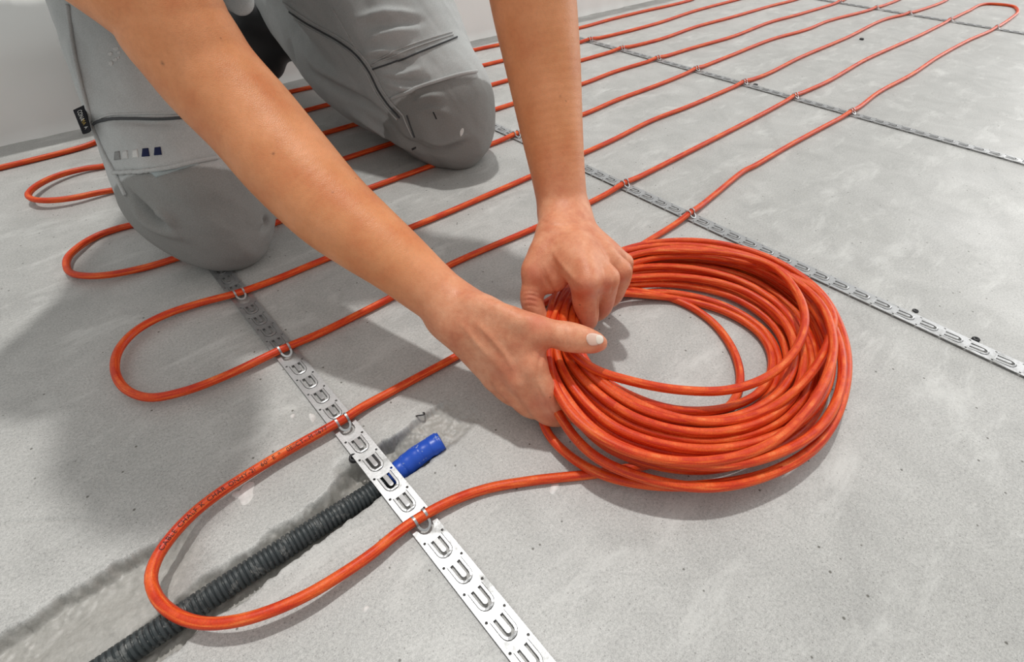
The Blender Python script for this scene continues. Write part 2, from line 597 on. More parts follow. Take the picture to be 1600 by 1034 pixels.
for k, (px, py, rx, ry, rot) in enumerate([(385, 770, .0105, .0075, .9), (370, 772, .004, .004, 0), (866, 762, .006, .004, .2), (572, 952, .0028, .002, 0), (488, 652, .006, .003, 1.2), (457, 650, .003, .002, .5)]):
    blob('plaster_spot', px, py, rx, ry, rot, floor, 100 + k, MAT['spot'])

# ================================================================== zinc mounting strips
PITCH_Y = 0.025
W2 = 0.0112
def arc(cx, cy, r, a0, a1, n):
    return [(cx + r * math.cos(a0 + (a1 - a0) * k / n), cy + r * math.sin(a0 + (a1 - a0) * k / n)) for k in range(n + 1)]

def u_outline(hw, top, cyb, n=8):
    return [(hw, top), (-hw, top)] + arc(0, cyb, hw, math.pi, 2 * math.pi, n)

def circle(cx, cy, r, n=8):
    return [(cx + r * math.cos(-2 * math.pi * k / n), cy + r * math.sin(-2 * math.pi * k / n)) for k in range(n)]

H = PITCH_Y / 2
TABW, TOPY, CYB = 0.0068, 0.0090, -0.0034
CELL_OFF = -0.0075
def cell_plate():
    outer = [(-W2, -H), (W2, -H), (W2, H), (-W2, H)]
    return plate([outer, u_outline(TABW, TOPY, CYB)[::-1], circle(-0.0085, H - 0.0022, 0.0012), circle(0.0085, H - 0.0022, 0.0012)], 0, 0.0008)

def tab_plate():
    hw = TABW - 0.0005
    out = u_outline(hw, TOPY, CYB)
    a, b = 0.0045, 0.0019
    slot = [(a, TOPY - 0.0016), (a + 0.0012, TOPY - 0.0016), (a + 0.0012, TOPY - 0.0022), (a, TOPY - 0.0022)]
    slot = [(b, TOPY - 0.0010), (a, TOPY - 0.0010)] + arc(0, CYB, a, 0, -math.pi, 8) + [(-a, TOPY - 0.0010), (-b, TOPY - 0.0010)] + arc(0, CYB, b, -math.pi, 0, 6)
    V, F = plate([out, slot], 0.0001, 0.00085)
    # the tongue stands a little proud
    V = [(x, y, z + (0.0009 * smooth01((TOPY - y) / 0.014) if abs(x) < b + 1e-5 else 0)) for x, y, z in V]
    V = [(x, y, z + (0.0005 * smooth01((TOPY - y) / 0.016) if z > 0.0005 and abs(x) > b else 0)) for x, y, z in V]
    return V, F

CELL = cell_plate()
TAB = tab_plate()
tab_me = mesh('tab', *TAB)

def ribbon(path, side, w, th):
    """flat strip along path (n,3); side = width direction"""
    P = np.asarray(path, float)
    T = np.gradient(P, axis=0)
    T /= np.linalg.norm(T, axis=1)[:, None]
    side = np.broadcast_to(np.asarray(side, float), P.shape)
    N = np.cross(side, T)
    V = []
    for p, s, n in zip(P, side, N):
        V += [tuple(p - s * w / 2), tuple(p + s * w / 2), tuple(p + s * w / 2 + n * th), tuple(p - s * w / 2 + n * th)]
    F = []
    m = len(P)
    for i in range(m - 1):
        for k in range(4):
            F.append((i * 4 + k, i * 4 + (k + 1) % 4, (i + 1) * 4 + (k + 1) % 4, (i + 1) * 4 + k))
    F += [(3, 2, 1, 0), tuple((m - 1) * 4 + k for k in range(4))]
    return V, F

CAB_R = 0.0043
def clip_parts():
    """the tab bent up over the cable: two straps from the far side, joined by a U on the near side"""
    zc = 0.0030 + CAB_R
    R = CAB_R + 0.0004
    parts = []
    for sx in (-1, 1):
        P = [(sx * 0.0050, 0.0078, 0.0012), (sx * 0.0050, 0.0062, 0.0022)]
        for a in np.radians(np.linspace(35, 175, 11)):
            P.append((sx * 0.0050, R * math.cos(a) + 0.0002, zc + R * math.sin(a)))
        P += [(sx * 0.0049, -R - 0.0004, zc - 0.0025)]
        parts.append(ribbon(P, (1, 0, 0), 0.0020, 0.0008))
    P = [(0.0050 * math.cos(a), -R - 0.0002 - 0.0052 * math.sin(a), zc - 0.0010 - 0.0035 * math.sin(a)) for a in np.linspace(0, math.pi, 13)]
    Q = np.array(P)
    T = np.gradient(Q, axis=0)
    T /= np.linalg.norm(T, axis=1)[:, None]
    nrm = np.array([0, -0.56, 0.83])
    side = np.cross(nrm, T)
    parts.append(ribbon(P, side, 0.0020, 0.0008))
    return join(parts)
clip_me = mesh('clip', *clip_parts())

def mounting_strip(x0, y_far, y_near, clips, label, mat, tabs_as_parts):
    d_ = np.angle(np.mean(np.exp(2j * np.pi * np.array(clips) / PITCH_Y))) / (2 * np.pi) * PITCH_Y
    CELL_OFF = d_ - 0.0080
    root = thing('mounting_strip', (x0, y_near, 0), label, 'mounting strip')
    k0, k1 = int(math.floor((y_near - CELL_OFF) / PITCH_Y)), int(math.ceil((y_far - CELL_OFF) / PITCH_Y))
    clip_cells = {round((c - d_) / PITCH_Y): c for c in clips}
    # band
    parts, tabs = [], []
    for k in range(k0, k1):
        y = k * PITCH_Y + CELL_OFF
        parts.append(([(x, yy + y, z) for x, yy, z in CELL[0]], CELL[1]))
        if k not in clip_cells:
            tabs.append(y)
    V, F = join(parts)
    z0 = 0.0022
    band = link('band', mesh('band', V, F), mat, root, smooth=False)
    band.location = (x0, 0, z0)
    if tabs_as_parts:
        for y in tabs:
            o = link('tab', tab_me, mat, root, smooth=False)
            o.location = (x0, y, z0)
    else:
        V, F = join([([(x, yy + y, z) for x, yy, z in TAB[0]], TAB[1]) for y in tabs])
        o = link('tabs', mesh('tabs', V, F), mat, root, smooth=False)
        o.location = (x0, 0, z0)
        o['kind'] = 'stuff'
    for c in clips:
        o = link('clip', clip_me, MAT['zinc'], root, smooth=False)
        o.location = (x0, c, z0 - 0.0010)
    return root
tab_me.materials.append(MAT['zinc'])
clip_me.materials.append(MAT['zinc'])

# ================================================================== the laid heating cable
STRIPS = [0.0, 0.573, 1.19, 2.31]
S = 0.125
def zs(pts, z=None):
    """px list -> floor points; z from a per-point third value or resting on the slab"""
    out = []
    for p in pts:
        zz = p[2] if len(p) > 2 else CAB_R
        out.append(on(p[0], p[1], zz))
    return out
def z8(l):
    return [(900 + x / 2.286, y / 2.286) for x, y in l]

row1 = zs(z8([(400, 770), (500, 690), (600, 610), (640, 590), (760, 520), (880, 455), (1000, 390), (1080, 330), (1200, 265), (1290, 205), (1400, 145), (1490, 105), (1560, 60), (1578, 40)]))
row2 = zs(z8([(1560, 22), (1530, 17), (1465, 14), (1400, 40), (1300, 90), (1230, 125), (1140, 165), (1030, 215), (900, 290), (790, 340), (640, 420), (180, 655), (45, 725)]))
row3 = zs(z8([(20, 550), (130, 500), (270, 430), (400, 380), (600, 295), (680, 265), (800, 205), (965, 135), (1100, 70), (1200, 45), (1320, 2)]))
row4 = zs(z8([(20, 410), (150, 355), (300, 300), (435, 245), (560, 195), (700, 140), (825, 105), (900, 75), (1050, 35), (1150, 0)]))
row5 = zs(z8([(20, 300), (140, 255), (290, 210), (420, 170), (560, 130), (690, 80), (800, 50), (950, 3)]))
row6 = zs(z8([(20, 215), (150, 178), (300, 140), (430, 95), (560, 60), (700, 20), (780, 0)]))
row7 = zs(z8([(20, 150), (150, 120), (300, 80), (420, 40), (570, 0)]))
row8 = zs(z8([(10, 100), (120, 70), (250, 38), (340, 18), (410, 0)]))
def P3(x, k, dy=0.0, z=CAB_R):
    return np.array([x, k * S + dy, z])
def uturn(k, x=2.62):   # far-right turn between rows k and k+1, out past the frame
    c = (k + 0.5) * S
    return [np.array([x + 0.085 * math.sin(a) + 0.02, c - 0.5 * S * math.cos(a), CAB_R]) for a in np.linspace(0, math.pi, 7)]
loop1 = [(725, 550), (620, 607), (569, 636), (528, 660, .0085), (478, 688, .009), (432, 714, .009), (386, 742, .010), (340, 772, .011), (302, 802, .012), (268, 838, .013), (245, 872, .014), (236, 903, .015), (245, 933, .015), (268, 956, .016), (299, 970, .0165), (333, 974, .017), (379, 968, .017), (432, 951, .016), (482, 928, .0145), (531, 899, .012), (581, 865, .010), (619, 834, .009), (647, 814, .0085), (700, 785, .007), (755, 765), (830, 751), (930, 740), (985, 731), (1030, 722)]
loop2 = [(705, 413), (620, 460), (510, 516), (442, 545, .0075), (350, 588, .0075), (285, 612, .009), (235, 621, .010), (198, 609, .010), (180, 580, .010), (186, 546, .009), (212, 517, .008), (255, 493, .007), (310, 474, .006), (373, 457, .0075), (440, 433), (510, 404)]
loop3 = [(316, 393, .0075), (287, 401), (230, 417), (172, 429, .007), (138, 431, .008), (112, 427, .008), (104, 416, .008), (107, 401, .008), (124, 385, .007), (149, 370), (184, 357), (216, 349)]
loop4 = [(187, 295), (149, 302, .007), (115, 309, .009), (80, 313, .011), (55, 312, .012), (44, 306, .012), (50, 296, .012), (72, 282, .010), (101, 271, .008), (135, 263, .006), (170, 258)]

def strip_z(P):
    P = P.copy()
    for x0 in STRIPS:
        w = np.exp(-((P[:, 0] - x0) / 0.028) ** 2)
        P[:, 2] = np.maximum(P[:, 2], CAB_R + 0.0030 * w)
    return P

path = []
path += [P3(-1.2, 8, 0.012), P3(-.75, 8, 0.01)] + zs([(0, 262), (149, 223)]) + [P3(0.0, 8, 0.003), P3(0.5, 8), P3(0.85, 8, -0.004)] + row8 + [P3(2.0, 8, 0.004)] + uturn(7, 2.75)[::-1]
path += [P3(2.4, 7, -.003)] + row7[::-1] + [P3(0.8, 7), P3(0.35, 7, .004)] + zs(loop4[::-1]) + [P3(0.03, 6), P3(0.3, 6, -.003), P3(0.7, 6)] + row6 + [P3(2.55, 6)] + uturn(5, 2.80)[::-1]
path += [P3(2.45, 5)] + row5[::-1] + [P3(0.75, 5, .002), P3(0.4, 5), P3(0.08, 5, -.002)] + zs(loop3[::-1]) + [P3(0.08, 4), P3(0.4, 4, .002), P3(0.62, 4)] + row4 + uturn(3, max(row3[-1][0], row4[-1][0]) + 0.12)[::-1]
path += row3[::-1] + zs([(830, 275), (660, 348)]) + zs(loop2[::-1]) + zs([(838, 355)]) + row2[::-1] + row1[::-1] + zs([(1010, 378), (860, 468)]) + zs(loop1)
cable_P = strip_z(spline(path, 0.005))

def cable_y_at(x, y):
    """height of the run nearest to row y where the cable crosses x"""
    a, b = cable_P[:-1], cable_P[1:]
    m = (a[:, 0] - x) * (b[:, 0] - x) <= 0
    a, b = a[m], b[m]
    yy = a[:, 1] + (b[:, 1] - a[:, 1]) * ((x - a[:, 0]) / (b[:, 0] - a[:, 0] + 1e-12))
    best = float(yy[np.argmin(np.abs(yy - y))]) if len(yy) else y
    return best

cable = link('heating_cable', tube('heating_cable', cable_P, CAB_R, 10, along=True), MAT['cable'])
tag(cable, 'orange-red heating cable laid on the slab in long parallel rows with hairpin loops', 'cable')

# printed lettering on the sheath of the front loop
def glyph(ch):
    cu = bpy.data.curves.new('glyph', 'FONT')
    cu.body = ch
    cu.size = 1.0
    o = bpy.data.objects.new('glyph', cu)
    COL.objects.link(o)
    dg = bpy.context.evaluated_depsgraph_get()
    me = bpy.data.meshes.new_from_object(o.evaluated_get(dg))
    V = [tuple(v.co) for v in me.vertices]
    F = [tuple(p.vertices) for p in me.polygons]
    bpy.data.objects.remove(o)
    bpy.data.curves.remove(cu)
    bpy.data.meshes.remove(me)
    return V, F
GLY = {}
def text_geom(s, size, spacing=0.12):
    x = 0.0
    out = []
    for ch in s:
        if ch == ' ':
            x += 0.45
            continue
        if ch not in GLY:
            GLY[ch] = glyph(ch)
        V, F = GLY[ch]
        x0 = min(v[0] for v in V)
        w = max(v[0] for v in V) - x0
        out.append(([((v[0] - x0 + x) * size, v[1] * size, 0.0) for v in V], F))
        x += w + spacing
    return join(out), x * size

def print_on_path(s, P, size, theta0, start):
    """letters wrapped on a tube along P, baseline centred at angle theta0 round the sheath"""
    (V, F), w = text_geom(s, size)
    L = np.concatenate([[0], np.cumsum(np.linalg.norm(np.diff(P, axis=0), axis=1))])
    T, Sd, N = frames(P)
    r = CAB_R + 0.00025
    out = []
    for x, y, _ in V:
        u = start + x
        p = np.array([np.interp(u, L, P[:, i]) for i in range(3)])
        sd = np.array([np.interp(u, L, Sd[:, i]) for i in range(3)])
        nn = np.array([np.interp(u, L, N[:, i]) for i in range(3)])
        a = theta0 + (y - 0.35 * size) / r
        out.append(p + r * (math.cos(a) * sd + math.sin(a) * nn))
    return out, F

# the stretch from the loop's apex up to the strip, travelled from apex to strip so that it reads upward
i0 = int(np.argmin(np.linalg.norm(cable_P - on(245, 872, .014), axis=1)))
i1 = int(np.argmin(np.linalg.norm(cable_P - on(520, 664, .0085), axis=1)))
seg = cable_P[min(i0, i1) - 2:max(i0, i1) + 2]
d0 = np.linalg.norm(seg[0] - on(245, 872, .014))
if d0 > np.linalg.norm(seg[-1] - on(245, 872, .014)):
    seg = seg[::-1]
V, F = print_on_path("CABLE CHALF K CHAR ONHY-21  60\u00b0 E *  0E11CT- M 11677", seg, 0.0054, math.radians(66), 0.012)
pr = link('print', mesh('print', V, F), MAT['ink'], cable, smooth=False)
pr['label'] = 'faint black lettering printed along the sheath'

# ================================================================== strips with their clips where the cable crosses
rows_y = lambda x, a, b: [cable_y_at(x, k * S) for k in range(a, b)]
mounting_strip(STRIPS[0], 1.060, -0.26, rows_y(0.0, 0, 9), 'wide zinc mounting strip in front, running under the kneeling legs and over the conduit', MAT['zinc_dirty'], True)
mounting_strip(STRIPS[1], 1.060, -0.33, rows_y(STRIPS[1], 1, 9), 'zinc mounting strip just behind the cable coil, with two dark plugs at its edge', MAT['zinc_dirty'], True)
mounting_strip(STRIPS[2], 1.060, -0.25, rows_y(STRIPS[2], 1, 9), 'thin zinc mounting strip midway across the far floor, third from the front', MAT['zinc_dirty'], False)
mounting_strip(STRIPS[3], 0.80, -0.10, rows_y(STRIPS[3], 1, 6), 'farthest zinc mounting strip, near the cable hairpin at the top right', MAT['zinc_dirty'], False)

# ================================================================== the coil held in the hands
def ctrl(l):
    return np.array([on(x, y, z) for x, y, z in l])
OUT = [(851, 575, .048), (876, 640, .046), (928, 702, .043), (1010, 738, .041), (1110, 752, .038), (1205, 731, .034), (1280, 682, .030), (1316, 605, .026), (1310, 525, .021), (1268, 455, .018), (1195, 405, .016), (1110, 384, .014), (1030, 383, .014), (968, 396, .018), (910, 422, .032), (868, 460, .044), (852, 512, .050)]
INN = [(911, 560, .048), (938, 588, .043), (990, 617, .035), (1060, 640, .026), (1135, 640, .016), (1190, 610, .009), (1205, 560, .006), (1185, 520, .006), (1130, 484, .006), (1060, 464, .006), (1005, 458, .010), (960, 457, .018), (930, 468, .034), (912, 486, .046), (906, 502, .050), (904, 520, .050), (905, 540, .050)]
def ring(c, n=240):
    P = spline(ctrl(c), 0.002, closed=True)
    # parametrise by angle about the coil's middle so that inner and outer rings pair up
    m = on(1080, 560, 0.02)
    a = np.arctan2((P[:, 1] - m[1]), (P[:, 0] - m[0]))
    o = np.argsort(a)
    aa, PP = a[o], P[o]
    t = np.linspace(-math.pi, math.pi, n, endpoint=False)
    aa2 = np.concatenate([aa - 2 * math.pi, aa, aa + 2 * math.pi])
    PP2 = np.vstack([PP, PP, PP])
    Q = np.stack([np.interp(t, aa2, PP2[:, i]) for i in range(3)], 1)
    for _ in range(6):
        Q = 0.5 * Q + 0.25 * (np.roll(Q, 1, 0) + np.roll(Q, -1, 0))
    return Q, t
RO, TH = ring(OUT)
RI, _ = ring(INN)
grip = on(880, 530, .05)
mid_c = on(1080, 560, 0.02)
g_ang = math.atan2(grip[1] - mid_c[1], grip[0] - mid_c[0])
gw = np.exp(-((np.angle(np.exp(1j * (TH - g_ang)))) / 0.55) ** 2)     # 1 inside the grip
coil = thing('cable_coil', (mid_c[0], mid_c[1], 0), 'hand-held coil of orange-red cable, about fifteen turns thick, resting on bare concrete', 'cable coil')
D = 2 * CAB_R + 0.0004
def turn(sa, la, sb, lb, ph, amp):
    """one winding: slot sa / layer la on one half of the ring drifting to sb / lb on the other"""
    w = 0.5 - 0.5 * np.cos(TH - g_ang + ph)
    s = sa * (1 - w) + sb * w
    l = la * (1 - w) + lb * w
    s = s + amp * np.sin(2 * (TH + ph)) * (1 - gw)
    P = RO * (1 - s[:, None]) + RI * s[:, None]
    P[:, 2] += l * D * (0.92 + 0.08 * gw)
    for _ in range(3):
        P = 0.5 * P + 0.25 * (np.roll(P, 1, 0) + np.roll(P, -1, 0))
    return P
slots = []
for l, ns in ((0, 5), (1, 5), (2, 4)):
    for k in range(ns):
        s = (k + (0.5 if l == 1 else 0.0)) / 4.6 + (0.10 if l == 2 else 0)
        slots.append((s, l - 1.0))
turns = []
for q, (s, l) in enumerate(slots):
    j = rnd.uniform(-0.12, 0.12)
    turns.append(turn(s, l, s + j, l + rnd.uniform(-.25, .25), rnd.uniform(-0.8, 0.8), rnd.uniform(0.015, 0.05)))
for P in turns:
    P[:, 2] = np.maximum(P[:, 2], CAB_R)
    link('turn', tube('turn', P, CAB_R, 10, closed=True, along=True), MAT['cable'], coil)
# loose windings that stray from the bundle
loose = [
    [(880, 505, .062), (890, 545, .066), (925, 575, .060), (985, 595, .052), (1060, 609, .044), (1140, 609, .038), (1205, 585, .036), (1244, 545, .040), (1258, 500, .044), (1244, 455, .044), (1205, 415, .040), (1150, 398, .036), (1080, 392, .034), (1010, 394, .032), (960, 410, .036), (915, 440, .052), (888, 470, .060)],
    [(893, 500, .042), (905, 470, .036), (955, 452, .014), (1000, 455, .008), (1060, 470, .0045), (1110, 500, .0045), (1142, 540, .0045), (1156, 580, .0045), (1154, 610, .0045), (1138, 636, .006), (1090, 650, .016), (1030, 644, .028), (970, 615, .040), (925, 580, .046), (900, 545, .048)],
    [(858, 540, .060), (862, 590, .058), (900, 655, .056), (980, 704, .054), (1080, 722, .050), (1190, 700, .046), (1262, 640, .046), (1298, 570, .044), (1300, 520, .040), (1278, 470, .036), (1220, 425, .032), (1150, 400, .028), (1060, 388, .026), (985, 400, .030), (925, 425, .045), (880, 470, .058), (862, 505, .061)],
    [(845, 600, .022), (850, 665, .010), (880, 704, .010), (935, 739, .013), (1010, 757, .018), (1110, 757, .022), (1205, 737, .024), (1285, 685, .024), (1322, 600, .022), (1316, 520, .018), (1275, 450, .014), (1200, 402, .012), (1115, 379, .010), (1040, 377, .010), (975, 390, .012), (915, 425, .026), (872, 470, .036), (852, 530, .034)],
    [(900, 520, .056), (915, 565, .055), (960, 610, .048), (1040, 648, .040), (1120, 660, .034), (1200, 640, .032), (1262, 590, .034), (1296, 530, .036), (1300, 490, .034), (1262, 445, .030), (1190, 416, .026), (1110, 402, .024), (1030, 402, .024), (970, 418, .028), (925, 440, .044), (902, 480, .055)],
]
for l in loose:
    P = spline(ctrl(l), 0.003, closed=True)
    for _ in range(8):
        P = 0.5 * P + 0.25 * (np.roll(P, 1, 0) + np.roll(P, -1, 0))
    P[:, 2] = np.maximum(P[:, 2], CAB_R)
    link('turn', tube('turn', P, CAB_R, 10, closed=True, along=True), MAT['cable'], coil)

# ================================================================== corrugated conduit with its taped end
ax = np.array([[-0.62, 0.052, -0.001], [-0.30, 0.051, -0.001], [-0.187, 0.050, -0.0015], [-0.10, 0.0475, -0.0025], [-0.05, 0.0465, -0.0050], [-0.012, 0.0465, -0.0085], [0.012, 0.0478, -0.0080]])
RC = 0.0091
P = spline(ax, 0.00045)
L = np.concatenate([[0], np.cumsum(np.linalg.norm(np.diff(P, axis=0), axis=1))])
ph = (L / 0.0037) % 1.0
prof = smooth01((0.5 - np.abs(ph - 0.5)) / 0.16 - 0.35)
rr = RC - 0.0015 + 0.0015 * prof
cond = thing('corrugated_conduit', (-0.1, 0.046, -0.012), 'dark grey corrugated conduit lying in a channel chiselled out of the slab', 'conduit')
link('tube', tube('tube', P, rr, 20), MAT['conduit'], cond)
# blue tape: several wraps, end folded shut
tp = spline([[0.004, 0.0475, -0.0080], [0.017, 0.0478, -0.0066], [0.032, 0.0468, -0.0030], [0.046, 0.0445, 0.0010], [0.058, 0.0420, 0.0035]], 0.0008)
n = len(tp)
u = np.linspace(0, 1, n)
rt = 0.0094 + 0.0004 * ((u > 0.30) & (u < 0.62)) + 0.0003 * np.sin(u * 40) * 0.5 + 0.00035 * (u > 0.8)
rt = np.where(u > 0.97, rt * 0.90, rt)
tm = tube('tape_wrap', tp, rt, 22, flat=1.0)
for v in tm.vertices:
    x = v.co.x
    w = smooth01((x - 0.030) / 0.03)
    zc = float(np.interp(x, tp[:, 0], tp[:, 2]))
    v.co.z = zc + (v.co.z - zc) * (1 - 0.22 * float(w))
    v.co.y += 0.0005 * math.sin(v.co.z * 900 + x * 500) * float(w) * 0.8
tw = link('tape_wrap', tm, MAT['tape'], cond)
tw['label'] = 'blue tape wrapped round the closed end'

# dark plugs set in the slab
def plug(px, py, r, h, label, tilt=0.0):
    c = on(px, py)
    z = floor_z(c[0], c[1])
    bm = bmesh.new()
    prof = [(r * .55, -.001), (r, 0.0), (r, h * .8), (r * .86, h), (r * .5, h), (r * .45, h * .45), (0.0, h * .4)]
    n = 14
    V, F = [], []
    for rr_, zz in prof:
        for k in range(n):
            a = k / n * 2 * math.pi
            V.append((rr_ * math.cos(a), rr_ * math.sin(a), zz))
    for i in range(len(prof) - 1):
        for k in range(n):
            F.append((i * n + k, i * n + (k + 1) % n, (i + 1) * n + (k + 1) % n, (i + 1) * n + k))
    bm.free()
    o = link('anchor_plug', mesh('anchor_plug', V, F), MAT['black'])
    o.location = (c[0], c[1], z)
    o.rotation_euler = (tilt, tilt * .5, 0)
    return tag(o, label, 'plug', 'dark plugs fixing the strips')
plug(552, 716, .0042, .0040, 'black anchor plug at the strip edge above the grey conduit', 0.25)
plug(1523, 532, .0040, .0035, 'dark plug nearest the right edge on the strip behind the coil')
plug(1430, 486, .0034, .0015, 'small flat dark plug beside the strip behind the coil, left of another')
plug(1180, 134, .0055, .004, 'dark plug on the third strip, right of the middle cable rows')
plug(1346, 62, .0060, .004, 'tiny dark plug alone on the far floor beyond the third strip')
# bent wire end by the channel lip
c = on(658, 652)
hp = spline([c + [-.003, .004, .001], c + [-.001, .001, .003], c + [.003, -.001, .003], c + [.005, .002, .001], c + [.004, .004, -.001]], .0006)
o = link('wire_scrap', tube('wire_scrap', hp, .0007, 6), MAT['black'])
tag(o, 'tiny bent black wire scrap on the slab above the blue tape', 'wire')

# ================================================================== the kneeling person
class Chain:
    """a run of rounded segments with changing radius; flat = (direction, factor) thins it along that direction"""
    def __init__(self, pts, rad, k=0.006, flat=None, smooth=True, cut=False):
        P = np.asarray(pts, float)
        r = np.asarray(rad, float)
        if smooth and len(P) > 2:
            t = np.arange(len(P))
            tt = np.linspace(0, len(P) - 1, (len(P) - 1) * 7 + 1)
            Q = []
            PP = np.column_stack([P, r])
            PP = np.vstack([2 * PP[0] - PP[1], PP, 2 * PP[-1] - PP[-2]])
            for u in tt:
                i = min(int(u), len(P) - 2)
                f = u - i
                p0, p1, p2, p3 = PP[i], PP[i + 1], PP[i + 2], PP[i + 3]
                Q.append(0.5 * (2 * p1 + (p2 - p0) * f + (2 * p0 - 5 * p1 + 4 * p2 - p3) * f * f + (3 * p1 - p0 - 3 * p2 + p3) * f ** 3))
            Q = np.array(Q)
            P, r = Q[:, :3], Q[:, 3]
        self.P, self.r, self.k, self.cut = P, r, k, cut
        self.flat = None
        if flat is not None:
            n = np.asarray(flat[0], float)
            self.flat = (n / np.linalg.norm(n), flat[1])
        m = r.max()
        self.lo, self.hi = P.min(0) - m - 0.01, P.max(0) + m + 0.01

    def __call__(self, X):
        best = None
        segs = range(max(1, len(self.P) - 1))
        if len(X) == 2197 and len(segs) > 2:      # one block: leave out the segments that cannot matter in it
            c = 0.5 * (X[0] + X[-1])
            A, Bv = self.P[:-1], self.P[1:] - self.P[:-1]
            t = np.clip(np.einsum('ij,ij->i', c - A, Bv) / (np.einsum('ij,ij->i', Bv, Bv) + 1e-15), 0, 1)
            d = np.linalg.norm(c - A - t[:, None] * Bv, axis=1) - np.maximum(self.r[:-1], self.r[1:])
            fl_ = 1.0 if self.flat is None else 1 / self.flat[1]
            d2 = np.linalg.norm(c - A - t[:, None] * Bv, axis=1) * fl_ - np.minimum(self.r[:-1], self.r[1:])
            hd = np.linalg.norm(X[-1] - c) * fl_
            segs = np.nonzero(d < d2.min() + 2 * hd + 0.002)[0]
        for i in segs:
            a, b = self.P[i], self.P[min(i + 1, len(self.P) - 1)]
            ab = b - a
            q = X - a
            l2 = ab @ ab
            t = np.clip((q @ ab) / l2, 0, 1) if l2 > 1e-12 else np.zeros(len(X))
            q = q - t[:, None] * ab
            if self.flat is not None:
                n, s = self.flat
                q = q + (q @ n * (1 / s - 1))[:, None] * n
            d = np.sqrt(np.einsum('ij,ij->i', q, q)) - (self.r[i] + t * (self.r[min(i + 1, len(self.r) - 1)] - self.r[i]))
            if self.flat is not None:
                d = d * math.sqrt(self.flat[1])
            best = d if best is None else np.minimum(best, d)
        return best

def field(prims, X):
    f = None
    for c in prims:
        d = c(X)
        if f is None:
            f = d if not c.cut else np.full(len(X), 1.0)
        elif c.cut:
            h = np.clip(c.k - np.abs(f + d), 0, None) / c.k
            f = np.maximum(f, -d) + h * h * c.k * 0.25
        else:
            h = np.clip(c.k - np.abs(f - d), 0, None) / c.k
            f = np.minimum(f, d) - h * h * c.k * 0.25
    return f

def surface(prims, vox, B=12, relax=1):
    """surface nets over the blocks that the surface passes through"""
    lo = np.min([c.lo for c in prims if not c.cut], 0)
    hi = np.max([c.hi for c in prims if not c.cut], 0)
    nb = np.ceil((hi - lo) / (vox * B)).astype(int) + 1
    bi = np.stack(np.meshgrid(*[np.arange(k) for k in nb], indexing='ij'), -1).reshape(-1, 3)
    cen = lo + (bi + 0.5) * B * vox
    hd = 0.5 * math.sqrt(3) * B * vox
    D = np.stack([c(cen) for c in prims], 1)
    add = np.array([not c.cut for c in prims])
    kmax = max(c.k for c in prims)
    fm = np.min(np.where(add[None, :], D, 9), 1)
    fc = None                     # blended distance at the block middles, from the same chain distances
    for k, c in enumerate(prims):
        d = D[:, k]
        if fc is None:
            fc = d.copy() if not c.cut else np.full(len(d), 1.0)
        elif c.cut:
            fc = np.maximum(fc, -d) + (np.clip(c.k - np.abs(fc + d), 0, None) / c.k) ** 2 * c.k * 0.25
        else:
            fc = np.minimum(fc, d) - (np.clip(c.k - np.abs(fc - d), 0, None) / c.k) ** 2 * c.k * 0.25
    keep = np.abs(fc) < hd * 1.25
    dims = nb * B + 2
    loc = np.stack(np.meshgrid(*[np.arange(B + 1)] * 3, indexing='ij'), -1).reshape(-1, 3)
    cells, verts, sgn = [], [], []
    cs = np.stack(np.meshgrid(*[np.arange(B)] * 3, indexing='ij'), -1).reshape(-1, 3)
    n1 = B + 1
    ci = (cs[:, 0] * n1 + cs[:, 1]) * n1 + cs[:, 2]
    off = np.array([[x, y, z] for x in (0, 1) for y in (0, 1) for z in (0, 1)])
    oi = (off[:, 0] * n1 + off[:, 1]) * n1 + off[:, 2]
    edges = [(i, j) for i in range(8) for j in range(8) if i < j and abs(off[i] - off[j]).sum() == 1]
    for b in np.nonzero(keep)[0]:
        sub = [c for k, c in enumerate(prims) if D[b, k] < max(fm[b], -hd) + 2.2 * hd + c.k]
        X = lo + (bi[b] * B + loc) * vox
        f = field(sub, X)
        F = f[ci[:, None] + oi[None, :]]
        ins = F < 0
        cnt = ins.sum(1)
        act = np.nonzero((cnt > 0) & (cnt < 8))[0]
        if not len(act):
            continue
        Fa = F[act]
        acc = np.zeros((len(act), 3))
        num = np.zeros(len(act))
        for i, j in edges:
            a, c = Fa[:, i], Fa[:, j]
            m = (a < 0) != (c < 0)
            t = np.where(m, a / np.where(m, a - c, 1), 0)
            acc += np.where(m[:, None], off[i] + t[:, None] * (off[j] - off[i]), 0)
            num += m
        cell = bi[b] * B + cs[act]
        verts.append(lo + (cell + acc / num[:, None]) * vox)
        cells.append(cell)
        sgn.append(np.stack([ins[act, 0], ins[act, 4], ins[act, 2], ins[act, 1]], 1))
    cells, verts, sgn = np.vstack(cells), np.vstack(verts), np.vstack(sgn)
    key = (cells[:, 0] * dims[1] + cells[:, 1]) * dims[2] + cells[:, 2]
    order = np.argsort(key)
    key, cells, verts, sgn = key[order], cells[order], verts[order], sgn[order]
    st = np.array([dims[1] * dims[2], dims[2], 1])
    Q = []
    for ax in range(3):
        u, w = (ax + 1) % 3, (ax + 2) % 3
        m = np.nonzero(sgn[:, 0] != sgn[:, ax + 1])[0]
        ks = [key[m], key[m] - st[u], key[m] - st[u] - st[w], key[m] - st[w]]
        ids, ok = [], np.ones(len(m), bool)
        for k in ks:
            p = np.searchsorted(key, k)
            p = np.clip(p, 0, len(key) - 1)
            ok &= key[p] == k
            ids.append(p)
        q = np.stack(ids, 1)[ok]
        flip = ~sgn[m, 0][ok]
        q[flip] = q[flip][:, ::-1]
        Q.append(q)
    Q = np.vstack(Q)
    for _ in range(relax):
        verts = lap(verts, Q, 0.5)
    return verts, Q

